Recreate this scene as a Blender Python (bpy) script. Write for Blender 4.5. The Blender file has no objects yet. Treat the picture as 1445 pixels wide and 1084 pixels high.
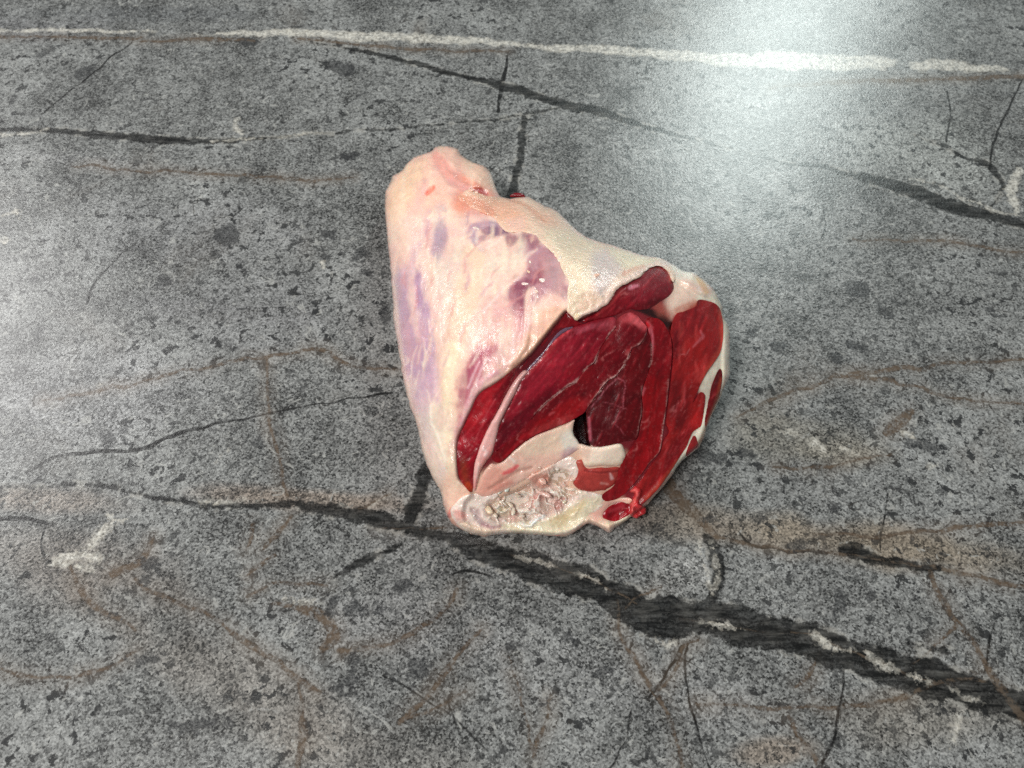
import bpy, math, random
import numpy as np
from mathutils import Vector
from mathutils.geometry import delaunay_2d_cdt

# ------------------------------------------------------------------ camera, light, exposure
scene = bpy.context.scene
PW, PH = 1445.0, 1084.0                 # frame in which outlines were measured
HFOV = math.radians(65.0)
PITCH = math.radians(60.0)              # camera looks down at the counter
DIST = 0.50
FPX = (PW / 2) / math.tan(HFOV / 2)
CAM = np.array([0.0, -DIST * math.cos(PITCH), DIST * math.sin(PITCH)])
FWD = np.array([0.0, math.cos(PITCH), -math.sin(PITCH)])
UPV = np.array([0.0, math.sin(PITCH), math.cos(PITCH)])
RGT = np.array([1.0, 0.0, 0.0])

cam = bpy.data.cameras.new("camera")
cam.sensor_fit = 'HORIZONTAL'
cam.sensor_width = 36.0
cam.lens = 18.0 / math.tan(HFOV / 2)
cam.clip_start = 0.01
cam.clip_end = 50
cam.dof.use_dof = True
cam.dof.focus_distance = 0.455
cam.dof.aperture_fstop = 13.0
cam_o = bpy.data.objects.new("camera", cam)
cam_o.location = Vector(CAM)
cam_o.rotation_euler = (math.pi / 2 - PITCH, 0, 0)
scene.collection.objects.link(cam_o)
scene.camera = cam_o

world = bpy.data.worlds.new("World")
scene.world = world
world.use_nodes = True
world.node_tree.nodes["Background"].inputs[0].default_value = (0.95, 0.98, 1.0, 1)
world.node_tree.nodes["Background"].inputs[1].default_value = 0.13


def ray(u, v):
    u = np.asarray(u, float); v = np.asarray(v, float)
    d = (FWD[None, :] * FPX + RGT[None, :] * (u.reshape(-1, 1) - PW / 2)
         - UPV[None, :] * (v.reshape(-1, 1) - PH / 2))
    return d / np.linalg.norm(d, axis=1, keepdims=True)


def pix(u, v, h=0.0):
    """point of height h (metres) seen at image position u, v"""
    d = ray(u, v)
    t = (np.asarray(h, float) - CAM[2]) / d[:, 2]
    return CAM[None, :] + d * t.reshape(-1, 1)


def area_light(name, pos, target, sx, sy, power, col):
    l = bpy.data.lights.new(name, 'AREA')
    l.shape = 'RECTANGLE'; l.size = sx; l.size_y = sy
    l.energy = power; l.color = col
    o = bpy.data.objects.new(name, l)
    o.location = pos
    o.rotation_euler = (Vector(target) - Vector(pos)).to_track_quat('-Z', 'Y').to_euler()
    scene.collection.objects.link(o)
    return o


def mirror_dir(u, v):
    d = ray([u], [v])[0]
    return np.array([d[0], d[1], -d[2]])


p0 = pix([1075], [120])[0]
area_light("window_light", p0 + mirror_dir(1065, 150) * 2.0, (0.05, 0.1, 0.0), 0.42, 0.8, 20, (0.88, 1.0, 0.97))
p1 = pix([0], [500])[0]
area_light("side_window_light", p1 + mirror_dir(-120, 480) * 2.2, (0.0, 0.0, 0.0), 0.8, 0.8, 20, (1.0, 0.985, 0.97))
area_light("ceiling_light", (-0.75, -0.75, 1.75), (0.0, 0.02, 0.0), 0.6, 0.4, 27, (1.0, 0.97, 0.93))

vs = scene.view_settings
vs.view_transform = 'Standard'
vs.look = 'None'
vs.exposure = 0.22
vs.gamma = 1.0
vs.use_curve_mapping = False
scene.cycles.use_denoising = False

# ------------------------------------------------------------------ numeric helpers


def lin(rgb):
    c = np.asarray(rgb, float) / 255.0
    return np.where(c <= 0.04045, c / 12.92, ((c + 0.055) / 1.055) ** 2.4)


def hash2(ix, iy, seed):
    h = (ix.astype(np.int64) * 374761393 + iy.astype(np.int64) * 668265263 + seed * 974634533) & 0xFFFFFFFF
    h = ((h ^ (h >> 13)) * 1274126177) & 0xFFFFFFFF
    h = h ^ (h >> 16)
    return (h & 0xFFFF) / 65535.0


def vnoise(x, y, seed=0):
    x = np.asarray(x, float); y = np.asarray(y, float)
    ix = np.floor(x).astype(np.int64); iy = np.floor(y).astype(np.int64)
    fx = x - ix; fy = y - iy
    fx = fx * fx * (3 - 2 * fx); fy = fy * fy * (3 - 2 * fy)
    a = hash2(ix, iy, seed); b = hash2(ix + 1, iy, seed)
    c = hash2(ix, iy + 1, seed); d = hash2(ix + 1, iy + 1, seed)
    return (a * (1 - fx) + b * fx) * (1 - fy) + (c * (1 - fx) + d * fx) * fy - 0.5


def fbm(x, y, scale, seed=0, octaves=3):
    s = 0; a = 1.0
    for k in range(octaves):
        s = s + a * vnoise(x / scale + 17.3 * k, y / scale - 9.1 * k, seed + k)
        a *= 0.5; scale *= 0.5
    return s


def smooth(e0, e1, x):
    t = np.clip((x - e0) / (e1 - e0), 0, 1)
    return t * t * (3 - 2 * t)


def seg_dist(px, py, line, closed=False, widths=None):
    """distance to a polyline; with widths, distance minus the local half width"""
    L = np.asarray(line, float)
    n = len(L)
    best = np.full(px.shape, 1e9)
    for i in range(n if closed else n - 1):
        a = L[i]; b = L[(i + 1) % n]
        ab = b - a
        l2 = max(ab @ ab, 1e-12)
        t = np.clip(((px - a[0]) * ab[0] + (py - a[1]) * ab[1]) / l2, 0, 1)
        d = np.hypot(px - a[0] - t * ab[0], py - a[1] - t * ab[1])
        if widths is not None:
            d = d - (widths[i] * (1 - t) + widths[(i + 1) % n] * t)
        best = np.minimum(best, d)
    return best


def inside(px, py, poly):
    P = np.asarray(poly, float)
    res = np.zeros(px.shape, bool)
    n = len(P)
    for i in range(n):
        x1, y1 = P[i]; x2, y2 = P[(i + 1) % n]
        if y1 == y2:
            continue
        c = ((y1 > py) != (y2 > py)) & (px < (x2 - x1) * (py - y1) / (y2 - y1) + x1)
        res ^= c
    return res


def sdf(px, py, poly):
    """positive inside"""
    d = seg_dist(px, py, poly, True)
    return np.where(inside(px, py, poly), d, -d)


def catmull(P, closed=True, step=2.0, widths=None):
    P = np.asarray(P, float); n = len(P)
    out = []; wo = []
    m = n if closed else n - 1
    for i in range(m):
        if closed:
            p0, p1, p2, p3 = P[(i - 1) % n], P[i], P[(i + 1) % n], P[(i + 2) % n]
        else:
            p0, p1, p2, p3 = P[max(i - 1, 0)], P[i], P[i + 1], P[min(i + 2, n - 1)]
        k = max(1, int(np.linalg.norm(p2 - p1) / step))
        for j in range(k):
            t = j / k
            out.append(0.5 * ((2 * p1) + (-p0 + p2) * t + (2 * p0 - 5 * p1 + 4 * p2 - p3) * t * t
                              + (-p0 + 3 * p1 - 3 * p2 + p3) * t ** 3))
            if widths is not None:
                wo.append(widths[i] * (1 - t) + widths[(i + 1) % n] * t)
    if not closed:
        out.append(P[-1])
        if widths is not None:
            wo.append(widths[-1])
    if widths is not None:
        return np.array(out), np.array(wo)
    return np.array(out)


# ------------------------------------------------------------------ materials


def new_mat(name):
    m = bpy.data.materials.new(name)
    m.use_nodes = True
    nt = m.node_tree
    return m, nt, nt.nodes, nt.links, nt.nodes["Principled BSDF"]


def N(nodes, kind, **kw):
    n = nodes.new(kind)
    for k, v in kw.items():
        setattr(n, k, v)
    return n


def math_node(nodes, links, op, a, b=None, c=None, clamp=False):
    n = nodes.new('ShaderNodeMath'); n.operation = op; n.use_clamp = clamp
    for i, x in enumerate((a, b, c)):
        if x is None:
            continue
        if isinstance(x, (int, float)):
            n.inputs[i].default_value = x
        else:
            links.new(x, n.inputs[i])
    return n.outputs[0]


def noise_node(nodes, links, vec, scale, detail=3, rough=0.5, dist=0.0):
    n = nodes.new('ShaderNodeTexNoise')
    n.inputs['Scale'].default_value = scale
    n.inputs['Detail'].default_value = detail
    n.inputs['Roughness'].default_value = rough
    n.inputs['Distortion'].default_value = dist
    if vec is not None:
        links.new(vec, n.inputs['Vector'])
    return n.outputs['Fac']


def map_range(nodes, links, val, a, b, c, d, smoothstep=False):
    n = nodes.new('ShaderNodeMapRange')
    if smoothstep:
        n.interpolation_type = 'SMOOTHSTEP'
    n.inputs['From Min'].default_value = a
    n.inputs['From Max'].default_value = b
    n.inputs['To Min'].default_value = c
    n.inputs['To Max'].default_value = d
    links.new(val, n.inputs['Value'])
    return n.outputs['Result']


def mix_col(nodes, links, fac, a, b, blend='MIX'):
    n = nodes.new('ShaderNodeMix'); n.data_type = 'RGBA'; n.blend_type = blend
    n.clamp_factor = True
    for sock, x in ((n.inputs[0], fac), (n.inputs[6], a), (n.inputs[7], b)):
        if isinstance(x, (int, float)):
            sock.default_value = x
        elif isinstance(x, (tuple, list, np.ndarray)):
            sock.default_value = tuple(x)[:3] + (1.0,)
        else:
            links.new(x, sock)
    return n.outputs[2]


def tissue_material(name, sss, sss_scale, rough, coat, bump_mm, fine, spot_gain, fibre=None):
    m, nt, nodes, links, bsdf = new_mat(name)
    att = N(nodes, 'ShaderNodeVertexColor', layer_name="Col")
    geo = N(nodes, 'ShaderNodeTexCoord')
    vec = geo.outputs['Object']
    if fibre:
        mp = N(nodes, 'ShaderNodeMapping')
        mp.inputs['Rotation'].default_value = (0, 0, fibre[0])
        mp.inputs['Scale'].default_value = (1.0, fibre[1], 1.0)
        links.new(vec, mp.inputs['Vector'])
        fvec = mp.outputs[0]
    else:
        fvec = vec
    n1 = noise_node(nodes, links, fvec, 320, 5, 0.6)
    n2 = noise_node(nodes, links, fvec, fine, 3, 0.6)
    n3 = noise_node(nodes, links, vec, 90, 3, 0.5)
    v1 = map_range(nodes, links, n1, 0.3, 0.7, 1 - spot_gain, 1 + spot_gain)
    v3 = map_range(nodes, links, n3, 0.3, 0.7, 1 - spot_gain * 0.6, 1 + spot_gain * 0.6)
    mul = math_node(nodes, links, 'MULTIPLY', v1, v3)
    mm = N(nodes, 'ShaderNodeVectorMath', operation='SCALE')
    links.new(att.outputs[0], mm.inputs[0]); links.new(mul, mm.inputs['Scale'])
    links.new(mm.outputs[0], bsdf.inputs['Base Color'])
    bsdf.inputs['Subsurface Weight'].default_value = sss
    bsdf.inputs['Subsurface Radius'].default_value = (1.0, 0.35, 0.22)
    bsdf.inputs['Subsurface Scale'].default_value = sss_scale
    rr = map_range(nodes, links, n3, 0.25, 0.75, rough - 0.1, rough + 0.12)
    links.new(rr, bsdf.inputs['Roughness'])
    bsdf.inputs['Coat Weight'].default_value = coat
    bsdf.inputs['Coat Roughness'].default_value = 0.14
    bsdf.inputs['IOR'].default_value = 1.42
    hsum = math_node(nodes, links, 'ADD', n1, math_node(nodes, links, 'MULTIPLY', n2, 0.10))
    b = N(nodes, 'ShaderNodeBump')
    b.inputs['Strength'].default_value = 1.0
    b.inputs['Distance'].default_value = bump_mm / 1000.0
    links.new(hsum, b.inputs['Height'])
    links.new(b.outputs[0], bsdf.inputs['Normal'])
    links.new(b.outputs[0], bsdf.inputs['Coat Normal'])
    return m


MAT_FAT = tissue_material("fat_and_membrane", 0.22, 0.0030, 0.27, 0.5, 0.42, 1300, 0.06)
MAT_SHEET = tissue_material("loose_fat_sheet", 0.2, 0.0025, 0.26, 0.8, 0.9, 900, 0.06)
MAT_MUSCLE = tissue_material("raw_muscle", 0.14, 0.0022, 0.27, 0.12, 0.36, 1500, 0.18, (0.9, 0.35))
MAT_MUSCLE2 = tissue_material("raw_muscle_upright_grain", 0.14, 0.0022, 0.28, 0.12, 0.32, 1500, 0.18, (-0.25, 0.35))
MAT_JOINT = tissue_material("bone_and_cartilage", 0.2, 0.0025, 0.24, 0.6, 0.45, 1100, 0.06)

# ------------------------------------------------------------------ countertop: printed grey stone
# vein paths: image position on the counter -> real position on the slab
DARK = [  # (points, half widths in px)
    ([(440, 60), (500, 70), (560, 82), (640, 104), (720, 124), (790, 146), (850, 160), (930, 184), (1010, 205), (1090, 225), (1180, 241), (1260, 262), (1340, 288), (1400, 306), (1470, 324)],
     [1, 3, 4, 5, 8, 10, 8, 5, 2, 1.5, 5, 11, 12, 10, 10]),  # narrowed mid-run: fading under the glare is put into the width
    ([(-20, 183), (60, 185), (140, 190), (230, 197), (310, 199), (380, 195), (450, 189), (550, 183), (650, 173), (720, 165), (790, 154), (830, 152)],
     [2, 4, 6, 7, 5, 3, 2, 2, 2, 2.5, 3, 2]),
    ([(741, 165), (737, 190), (731, 230), (723, 275), (716, 330)], [5, 7, 6, 7, 6]),
    ([(718, 80), (712, 110), (700, 155)], [1, 2.5, 2]),
    ([(-20, 690), (60, 686), (110, 683), (160, 689), (220, 703), (290, 711), (350, 714), (410, 712), (470, 721), (530, 734), (580, 746), (650, 764), (720, 792), (800, 816), (860, 836),
      (910, 868), (950, 870), (1010, 872), (1060, 886), (1130, 902), (1200, 925), (1270, 946), (1330, 962), (1400, 985), (1480, 1003)],
     [2, 2, 3, 3, 3, 4, 4, 5, 10, 12, 8, 12, 18, 21, 22, 23, 24, 23, 22, 20, 19, 22, 22, 20, 16]),
    ([(604, 655), (594, 690), (584, 720), (574, 750)], [10, 12, 11, 8]),
    ([(996, 755), (1006, 772), (1011, 795), (1013, 825), (1003, 850), (992, 868)], [9, 9, 9, 8, 9, 10]),
    ([(1188, 776), (1205, 778), (1240, 790), (1290, 798), (1345, 808)], [6, 12, 9, 7, 1]),
    ([(1030, 740), (1062, 768), (1110, 778), (1170, 782)], [0.5, 1.5, 1.2, 1.5]),
    ([(426, 573), (350, 590), (300, 598), (250, 612), (200, 633), (100, 640), (40, 665)], [0.6, 1.2, 1.5, 2.5, 3, 2, 1]),
    ([(552, 553), (500, 562), (430, 574)], [1.5, 1, 0.6]),
    ([(-10, 736), (30, 733), (66, 738)], [2, 2.5, 1]),
    ([(66, 738), (60, 760), (64, 790), (100, 800)], [0.5, 1, 1, 0.5]),
    ([(122, 430), (135, 400), (160, 370), (190, 340)], [1.6, 1.2, 0.8, 0.5]),
    ([(1262, 165), (1300, 195), (1330, 205), (1360, 222), (1390, 230), (1415, 262), (1400, 290)], [0.8, 1.2, 4, 2, 5, 3, 1.5]),
    ([(1445, 110), (1420, 160), (1400, 215), (1396, 240)], [0.6, 1, 1, 1]),
    ([(1335, 130), (1340, 165), (1335, 200)], [0.8, 0.8, 1]),
    ([(1240, 775), (1245, 740), (1250, 700)], [0.7, 0.7, 0.5]),
    ([(975, 905), (965, 935), (970, 980), (985, 1030), (1000, 1084)], [1, 1.5, 1.2, 1, 0.8]),
    ([(965, 915), (940, 950), (915, 985)], [2.5, 2, 1]),
    ([(890, 1000), (880, 1050), (860, 1084)], [1, 0.8, 0.6]),
    ([(1190, 940), (1185, 1000), (1170, 1060), (1150, 1084)], [1, 1.2, 1.5, 1]),
    ([(1400, 880), (1395, 920), (1390, 950)], [0.8, 1.2, 0.8]),
    ([(1283, 905), (1310, 915), (1350, 918)], [2, 4, 1]),
    ([(630, 985), (640, 1020), (650, 1040)], [1, 1.5, 0.6]),
    ([(540, 950), (620, 1000), (690, 1060)], [0.6, 1.0, 0.6]),
    ([(640, 812), (660, 806), (690, 812)], [1, 2, 0.8]),
    ([(470, 815), (500, 798), (540, 780), (565, 770)], [1, 5, 4, 2]),
    ([(185, 60), (120, 110), (60, 160)], [0.6, 1.2, 0.6]),
    ([(1160, 290), (1163, 315), (1158, 335)], [0.7, 0.7, 0.7]),
]
BLOBS = [  # dark patches (u, v, rx, ry, angle)
    (497, 940, 10, 26, 0.2), (488, 965, 18, 8, -0.5), (590, 940, 14, 18, 0.5), (285, 1023, 34, 9, -0.18), (322, 985, 20, 6, -0.5), (365, 985, 18, 8, 0.1),
    (320, 333, 16, 17, 0.4), (342, 369, 7, 4, 0), (464, 331, 12, 7, 0.3), (460, 365, 8, 9, 0.2), (228, 398, 15, 9, -0.5), (118, 103, 18, 7, -0.5), (68, 72, 14, 4, -0.6),
    (366, 627, 10, 8, 0), (365, 628, 6, 9, 0), (1310, 630, 20, 8, 0.3), (1285, 620, 8, 16, 0.3), (1075, 732, 8, 7, 0), (1072, 740, 9, 6, 0.4), (1185, 850, 9, 16, 0.1),
    (1230, 842, 14, 9, 0.2), (1180, 718, 9, 7, 0.2), (1286, 643, 6, 7, 0), (1330, 695, 6, 5, 0), (1000, 645, 34, 9, 0.08), (1050, 640, 18, 6, 0), (930, 745, 10, 7, 0), (1005, 735, 10, 7, 0),
    (500, 860, 24, 9, 0.5), (470, 850, 10, 16, 0.3), (520, 862, 22, 6, 0), (560, 830, 16, 9, -0.3), (780, 1000, 7, 6, 0), (1025, 1005, 7, 8, 0), (1019, 980, 6, 9, 0), (200, 932, 18, 7, -0.2),
    (220, 930, 9, 7, 0.3), (770, 995, 14, 5, 0.2), (1130, 770, 12, 10, 0), (125, 870, 7, 4, 0.2), (165, 870, 10, 5, 0.5), (55, 345, 10, 5, 0.2), (50, 395, 14, 4, -0.2), (55, 470, 6, 9, 0.3),
    (510, 360, 9, 9, 0), (500, 365, 5, 12, 0.2), (518, 386, 9, 6, 0.3), (545, 440, 8, 14, 0), (480, 95, 22, 10, 0.4), (350, 60, 14, 8, 0.1), (495, 220, 14, 6, 0), (150, 620, 12, 12, 0), (175, 610, 6, 12, 0.2),
    (960, 405, 10, 5, 0.2), (1210, 408, 20, 12, 0.2), (1250, 440, 14, 6, 0.5), (1205, 490, 14, 7, 0.2), (1180, 505, 10, 6, 0), (1290, 485, 8, 5, 0), (1400, 440, 12, 5, 0.4), (1095, 490, 10, 7, 0.2), (1060, 470, 8, 5, 0.2),
    (1320, 1000, 10, 4, 0.2), (800, 900, 7, 5, 0), (700, 850, 8, 5, 0.4), (720, 910, 7, 5, 0), (850, 950, 7, 6, 0), (1115, 880, 8, 6, 0), (1100, 840, 7, 6, 0.5), (210, 795, 14, 9, 0.3), (205, 820, 10, 10, 0.3)]
BROWN = [
    ([(720, 783), (790, 802), (850, 826), (900, 850)], [1, 2, 1.5, 1]), ([(960, 872), (1020, 880), (1080, 892), (1140, 896), (1200, 918), (1280, 950), (1340, 968)], [0.5, 1.5, 1, 1.5, 1.5, 2, 1]),
    ([(100, 234), (180, 240), (250, 244), (350, 249), (430, 254), (500, 250)], [1, 1.8, 1.5, 2, 2.5, 1]),
    ([(60, 566), (150, 550), (220, 533), (300, 516), (380, 503), (455, 493), (480, 510), (520, 522), (565, 520)], [0.6, 2.5, 1.5, 2, 2, 2.2, 2.5, 2, 1]),
    ([(375, 505), (379, 560), (385, 620), (398, 660), (405, 700)], [1, 1.6, 1.8, 2, 2]),
    ([(935, 670), (955, 700), (975, 720), (1000, 745), (1012, 757)], [8, 10, 8, 7, 5]),
    ([(1010, 756), (1060, 768), (1120, 778), (1190, 782), (1260, 792), (1330, 804), (1445, 830)], [1.5, 2, 1.5, 1.5, 2, 3, 3]),
    ([(1150, 752), (1250, 757), (1350, 745), (1450, 738)], [1, 2, 2.5, 2]),
    ([(1312, 806), (1330, 850), (1360, 890), (1390, 935), (1415, 975), (1460, 1030)], [3, 4, 3, 4, 6, 8]),
    ([(1350, 880), (1320, 910), (1290, 935)], [1.5, 1.2, 1]),
    ([(872, 848), (874, 885), (885, 915), (905, 950), (930, 990), (950, 1030), (962, 1084)], [2, 2, 2, 3, 2.5, 2, 1.5]),
    ([(985, 992), (1080, 998), (1200, 996), (1270, 985), (1310, 968), (1360, 957), (1400, 960)], [1, 1.6, 2, 2.5, 2, 2.2, 1.5]),
    ([(880, 858), (900, 840), (935, 830)], [1.2, 1.5, 0.8]),
    ([(985, 905), (965, 915), (950, 950), (925, 975)], [1, 2, 2, 1.5]),
    ([(1155, 920), (1140, 950), (1122, 970)], [1, 2, 1.5]),
    ([(1112, 1010), (1125, 1035), (1145, 1060), (1155, 1084)], [2, 3, 2, 2]),
    ([(386, 851), (420, 858), (451, 868), (470, 885), (472, 900), (458, 915)], [2, 5, 7, 8, 8, 5]),
    ([(351, 841), (386, 824), (420, 823), (461, 827)], [2.5, 2, 1.6, 1]),
    ([(358, 741), (355, 760), (346, 776)], [3, 4, 1.5]),
    ([(411, 730), (395, 750), (371, 776)], [2, 4, 2.5]),
    ([(388, 786), (370, 795), (348, 810)], [2, 3, 1.5]),
    ([(647, 831), (635, 855), (617, 871), (580, 893), (531, 911), (480, 918)], [1.5, 2.5, 2.2, 2.5, 2, 3]),
    ([(677, 886), (655, 915), (632, 946), (600, 985), (567, 1016)], [1.2, 2.5, 3.5, 2.5, 2.5]),
    ([(660, 975), (610, 1000), (567, 1015)], [1, 1.5, 1.5]),
    ([(190, 820), (215, 836), (250, 850), (291, 866), (351, 911), (400, 940), (450, 975)], [2, 3, 2, 2, 3, 2.5, 3]),
    ([(100, 800), (125, 850), (170, 875), (190, 890)], [2, 4, 3, 2]),
    ([(0, 945), (60, 955), (100, 955), (160, 940), (190, 920)], [1.5, 1.5, 2, 1.5, 1]),
    ([(215, 760), (200, 790), (160, 810)], [3, 6, 5]),
    ([(420, 950), (425, 1000), (428, 1040), (420, 1084)], [1, 3, 5, 3]),
    ([(720, 930), (735, 980), (755, 1060)], [0.5, 1.0, 1.5]),
    ([(780, 980), (765, 1030), (755, 1070)], [1.0, 2.0, 1.5]),
    ([(550, 700), (505, 720)], [1.5, 0.8]),
    ([(530, 745), (580, 745), (630, 745)], [1, 1.5, 1]),
    ([(1040, 590), (1100, 560), (1160, 540), (1200, 530), (1290, 545), (1330, 560), (1445, 570)], [1, 2.5, 2, 2.5, 2, 1.5, 1.2]),
    ([(1200, 525), (1280, 520), (1360, 512), (1445, 508)], [1.5, 3, 1.5, 1]),
    ([(1250, 610), (1270, 595), (1285, 580)], [5, 9, 4]),
    ([(1090, 660), (1150, 660), (1200, 650), (1260, 640)], [1, 2, 1, 1]),
    ([(1200, 340), (1280, 340), (1360, 345), (1445, 356)], [1, 1.5, 2, 1.5]),
    ([(1085, 125), (1200, 115), (1330, 112), (1445, 108)], [2, 4, 3, 4]),
    ([(200, 60), (290, 54), (360, 57)], [2, 4, 2]),
    ([(0, 53), (100, 55), (200, 56)], [2, 2, 2]),
    ([(420, 56), (520, 64), (600, 70), (720, 74)], [1.5, 2, 2, 1.5]),
]
WHITE = [
    ([(-20, 45), (60, 45), (110, 45), (160, 46), (210, 47)], [2, 3, 3, 2, 1.5]),
    ([(210, 46), (270, 47), (305, 48)], [0.5, 0.8, 0.5]),
    ([(305, 46), (360, 47), (430, 47), (500, 52), (560, 53), (640, 57), (700, 60), (755, 65)], [4, 6, 6, 9, 8, 8, 6, 4]),
    ([(755, 66), (850, 70), (950, 78), (1020, 83), (1100, 84), (1180, 88), (1260, 88)], [6, 8, 9, 12, 16, 15, 8]),
    ([(1290, 92), (1330, 92), (1380, 96), (1420, 98)], [7, 9, 8, 3]),
    ([(295, 199), (330, 198), (370, 196)], [1.5, 2.2, 1]), ([(390, 194), (430, 190), (470, 188)], [1.5, 2.5, 1]),
    ([(0, 190), (40, 190), (65, 184)], [2, 2.5, 1]),
    ([(331, 170), (330, 180), (340, 188)], [3, 4, 2]),
    ([(1280, 252), (1330, 265), (1385, 290), (1440, 305)], [1.5, 2, 2, 1]),
    ([(160, 735), (140, 755), (125, 775)], [4, 7, 3]), ([(150, 725), (170, 735), (185, 730)], [2, 3, 1]),
    ([(70, 800), (90, 790), (125, 782), (140, 790)], [4, 8, 7, 3]), ([(110, 800), (130, 805)], [5, 3]),
    ([(140, 545), (165, 540)], [1, 1]),
    ([(280, 706), (320, 707), (352, 704)], [1.5, 4, 1]),
    ([(520, 716), (545, 704), (562, 696)], [1.5, 2, 1]),
    ([(730, 784), (760, 793), (790, 802)], [2.5, 3, 2]), ([(800, 805), (830, 816), (855, 830)], [1.5, 1.5, 1]),
    ([(987, 879), (1010, 880), (1050, 888)], [2.5, 4, 3]),
    ([(1142, 895), (1160, 903), (1180, 914)], [3, 4.5, 3]), ([(1185, 914), (1205, 920)], [1.5, 2]), ([(1224, 922), (1245, 938), (1270, 948)], [3, 5, 3]), ([(1285, 953), (1312, 962)], [4, 3]),
    ([(1342, 972), (1352, 978)], [3, 4]), ([(1360, 985), (1380, 988)], [4, 3]),
    ([(1004, 762), (1008, 780), (1010, 800), (1013, 828), (1008, 838)], [1.4, 1.4, 1.4, 2.4, 2]),
    ([(985, 765), (990, 785), (998, 815), (1004, 835)], [4, 3, 2, 1]),
    ([(1150, 625), (1160, 632)], [6, 7]), ([(1100, 610), (1120, 612)], [5, 4]), ([(1185, 632), (1210, 640)], [3, 2]),
    ([(1275, 610), (1285, 615)], [6, 5]), ([(1310, 660), (1330, 655)], [4, 2]),
    ([(1355, 1010), (1350, 1035), (1340, 1060)], [3, 2.5, 2]),
    ([(400, 845), (425, 850), (440, 848)], [2, 5, 2]),
    ([(305, 650), (315, 638), (325, 630)], [2, 3, 1]),
    ([(455, 370), (458, 375)], [5, 5]), ([(5, 335), (6, 340)], [3, 3]),
    ([(0, 302), (20, 300), (30, 308)], [2, 3, 1]),
    ([(925, 905), (940, 912), (955, 905)], [3, 4, 1]),
    ([(1435, 300), (1425, 270), (1440, 240)], [3, 7, 5]),
]
RINGS = [  # fossil-like rings: (u, v, rx, ry, angle)
    (228, 398, 19, 12, -0.5), (775, 27, 13, 10, 0.2), (900, 36, 14, 9, 0.4), (1425, 425, 28, 18, 0.1), (1432, 478, 22, 18, 0.3), (965, 808, 40, 26, -0.2), (975, 800, 26, 16, -0.3),
    (1204, 410, 34, 20, 0.2), (350, 170, 24, 16, 0.1), (435, 130, 16, 10, 0), (490, 860, 34, 24, 0.2), (370, 1030, 46, 30, 0.1)]
PATCHES = [  # broad body colour of the print (u, v, rx, ry, angle, colour, opacity)
    (330, 960, 260, 60, 0.5, (112, 104, 96), 0.4), (470, 1060, 200, 60, 0.2, (106, 101, 95), 0.35), (120, 800, 190, 60, 0.2, (110, 100, 92), 0.45),
    (1250, 770, 260, 34, 0.12, (116, 104, 88), 0.7), (1330, 1010, 160, 50, -0.1, (112, 105, 95), 0.4), (1100, 1060, 80, 24, -0.1, (112, 96, 80), 0.5), (960, 735, 130, 30, 0.1, (116, 104, 90), 0.5), (430, 705, 180, 18, 0.05, (128, 112, 98), 0.55),
    (1120, 620, 120, 36, 0.15, (124, 119, 108), 0.45), (1180, 640, 60, 20, 0.1, (132, 126, 114), 0.4), (60, 705, 140, 22, 0.1, (124, 112, 102), 0.5),
    (1300, 215, 130, 70, 0.2, (140, 142, 138), 0.4), (90, 560, 200, 90, 0, (134, 134, 136), 0.35), (680, 768, 34, 9, 0.1, (150, 150, 148), 0.9), (240, 330, 200, 60, 0, (116, 116, 118), 0.3),
    (960, 810, 50, 30, 0, (152, 152, 150), 0.6), (840, 960, 240, 60, 0.2, (126, 126, 126), 0.3), (360, 440, 160, 70, 0, (110, 110, 112), 0.3), (560, 880, 200, 60, 0.1, (136, 136, 136), 0.35),
    (20, 40, 160, 20, 0.0, (104, 104, 106), 0.5), (180, 20, 220, 14, 0.0, (92, 94, 96), 0.5), (330, 440, 200, 14, 0.1, (98, 98, 100), 0.25), (120, 230, 120, 14, 0.1, (140, 140, 140), 0.4)]

NX, NY = 1060, 800
_vv = np.linspace(1140.0, -45.0, NY)                 # rows a little beyond both frame edges, even in the view
gy = pix(np.full(NY, PW / 2), _vv)[:, 1]
_half = np.abs(pix(np.full(NY, -45.0), _vv)[:, 0])   # half width of the slab strip at each row
gs = np.linspace(-1, 1, NX)
XX = (gs[None, :] * _half[:, None]).ravel()
YY = np.repeat(gy, NX)


def to_px(x, y):
    d = np.stack([x, y, np.zeros_like(x)], 1) - CAM[None]
    z = d @ FWD
    return PW / 2 + FPX * (d @ RGT) / z, PH / 2 - FPX * (d @ UPV) / z


def px_mm(u, v):
    a = pix([u], [v])[0]
    return np.linalg.norm(a - CAM) / FPX      # metres per pixel across


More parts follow.
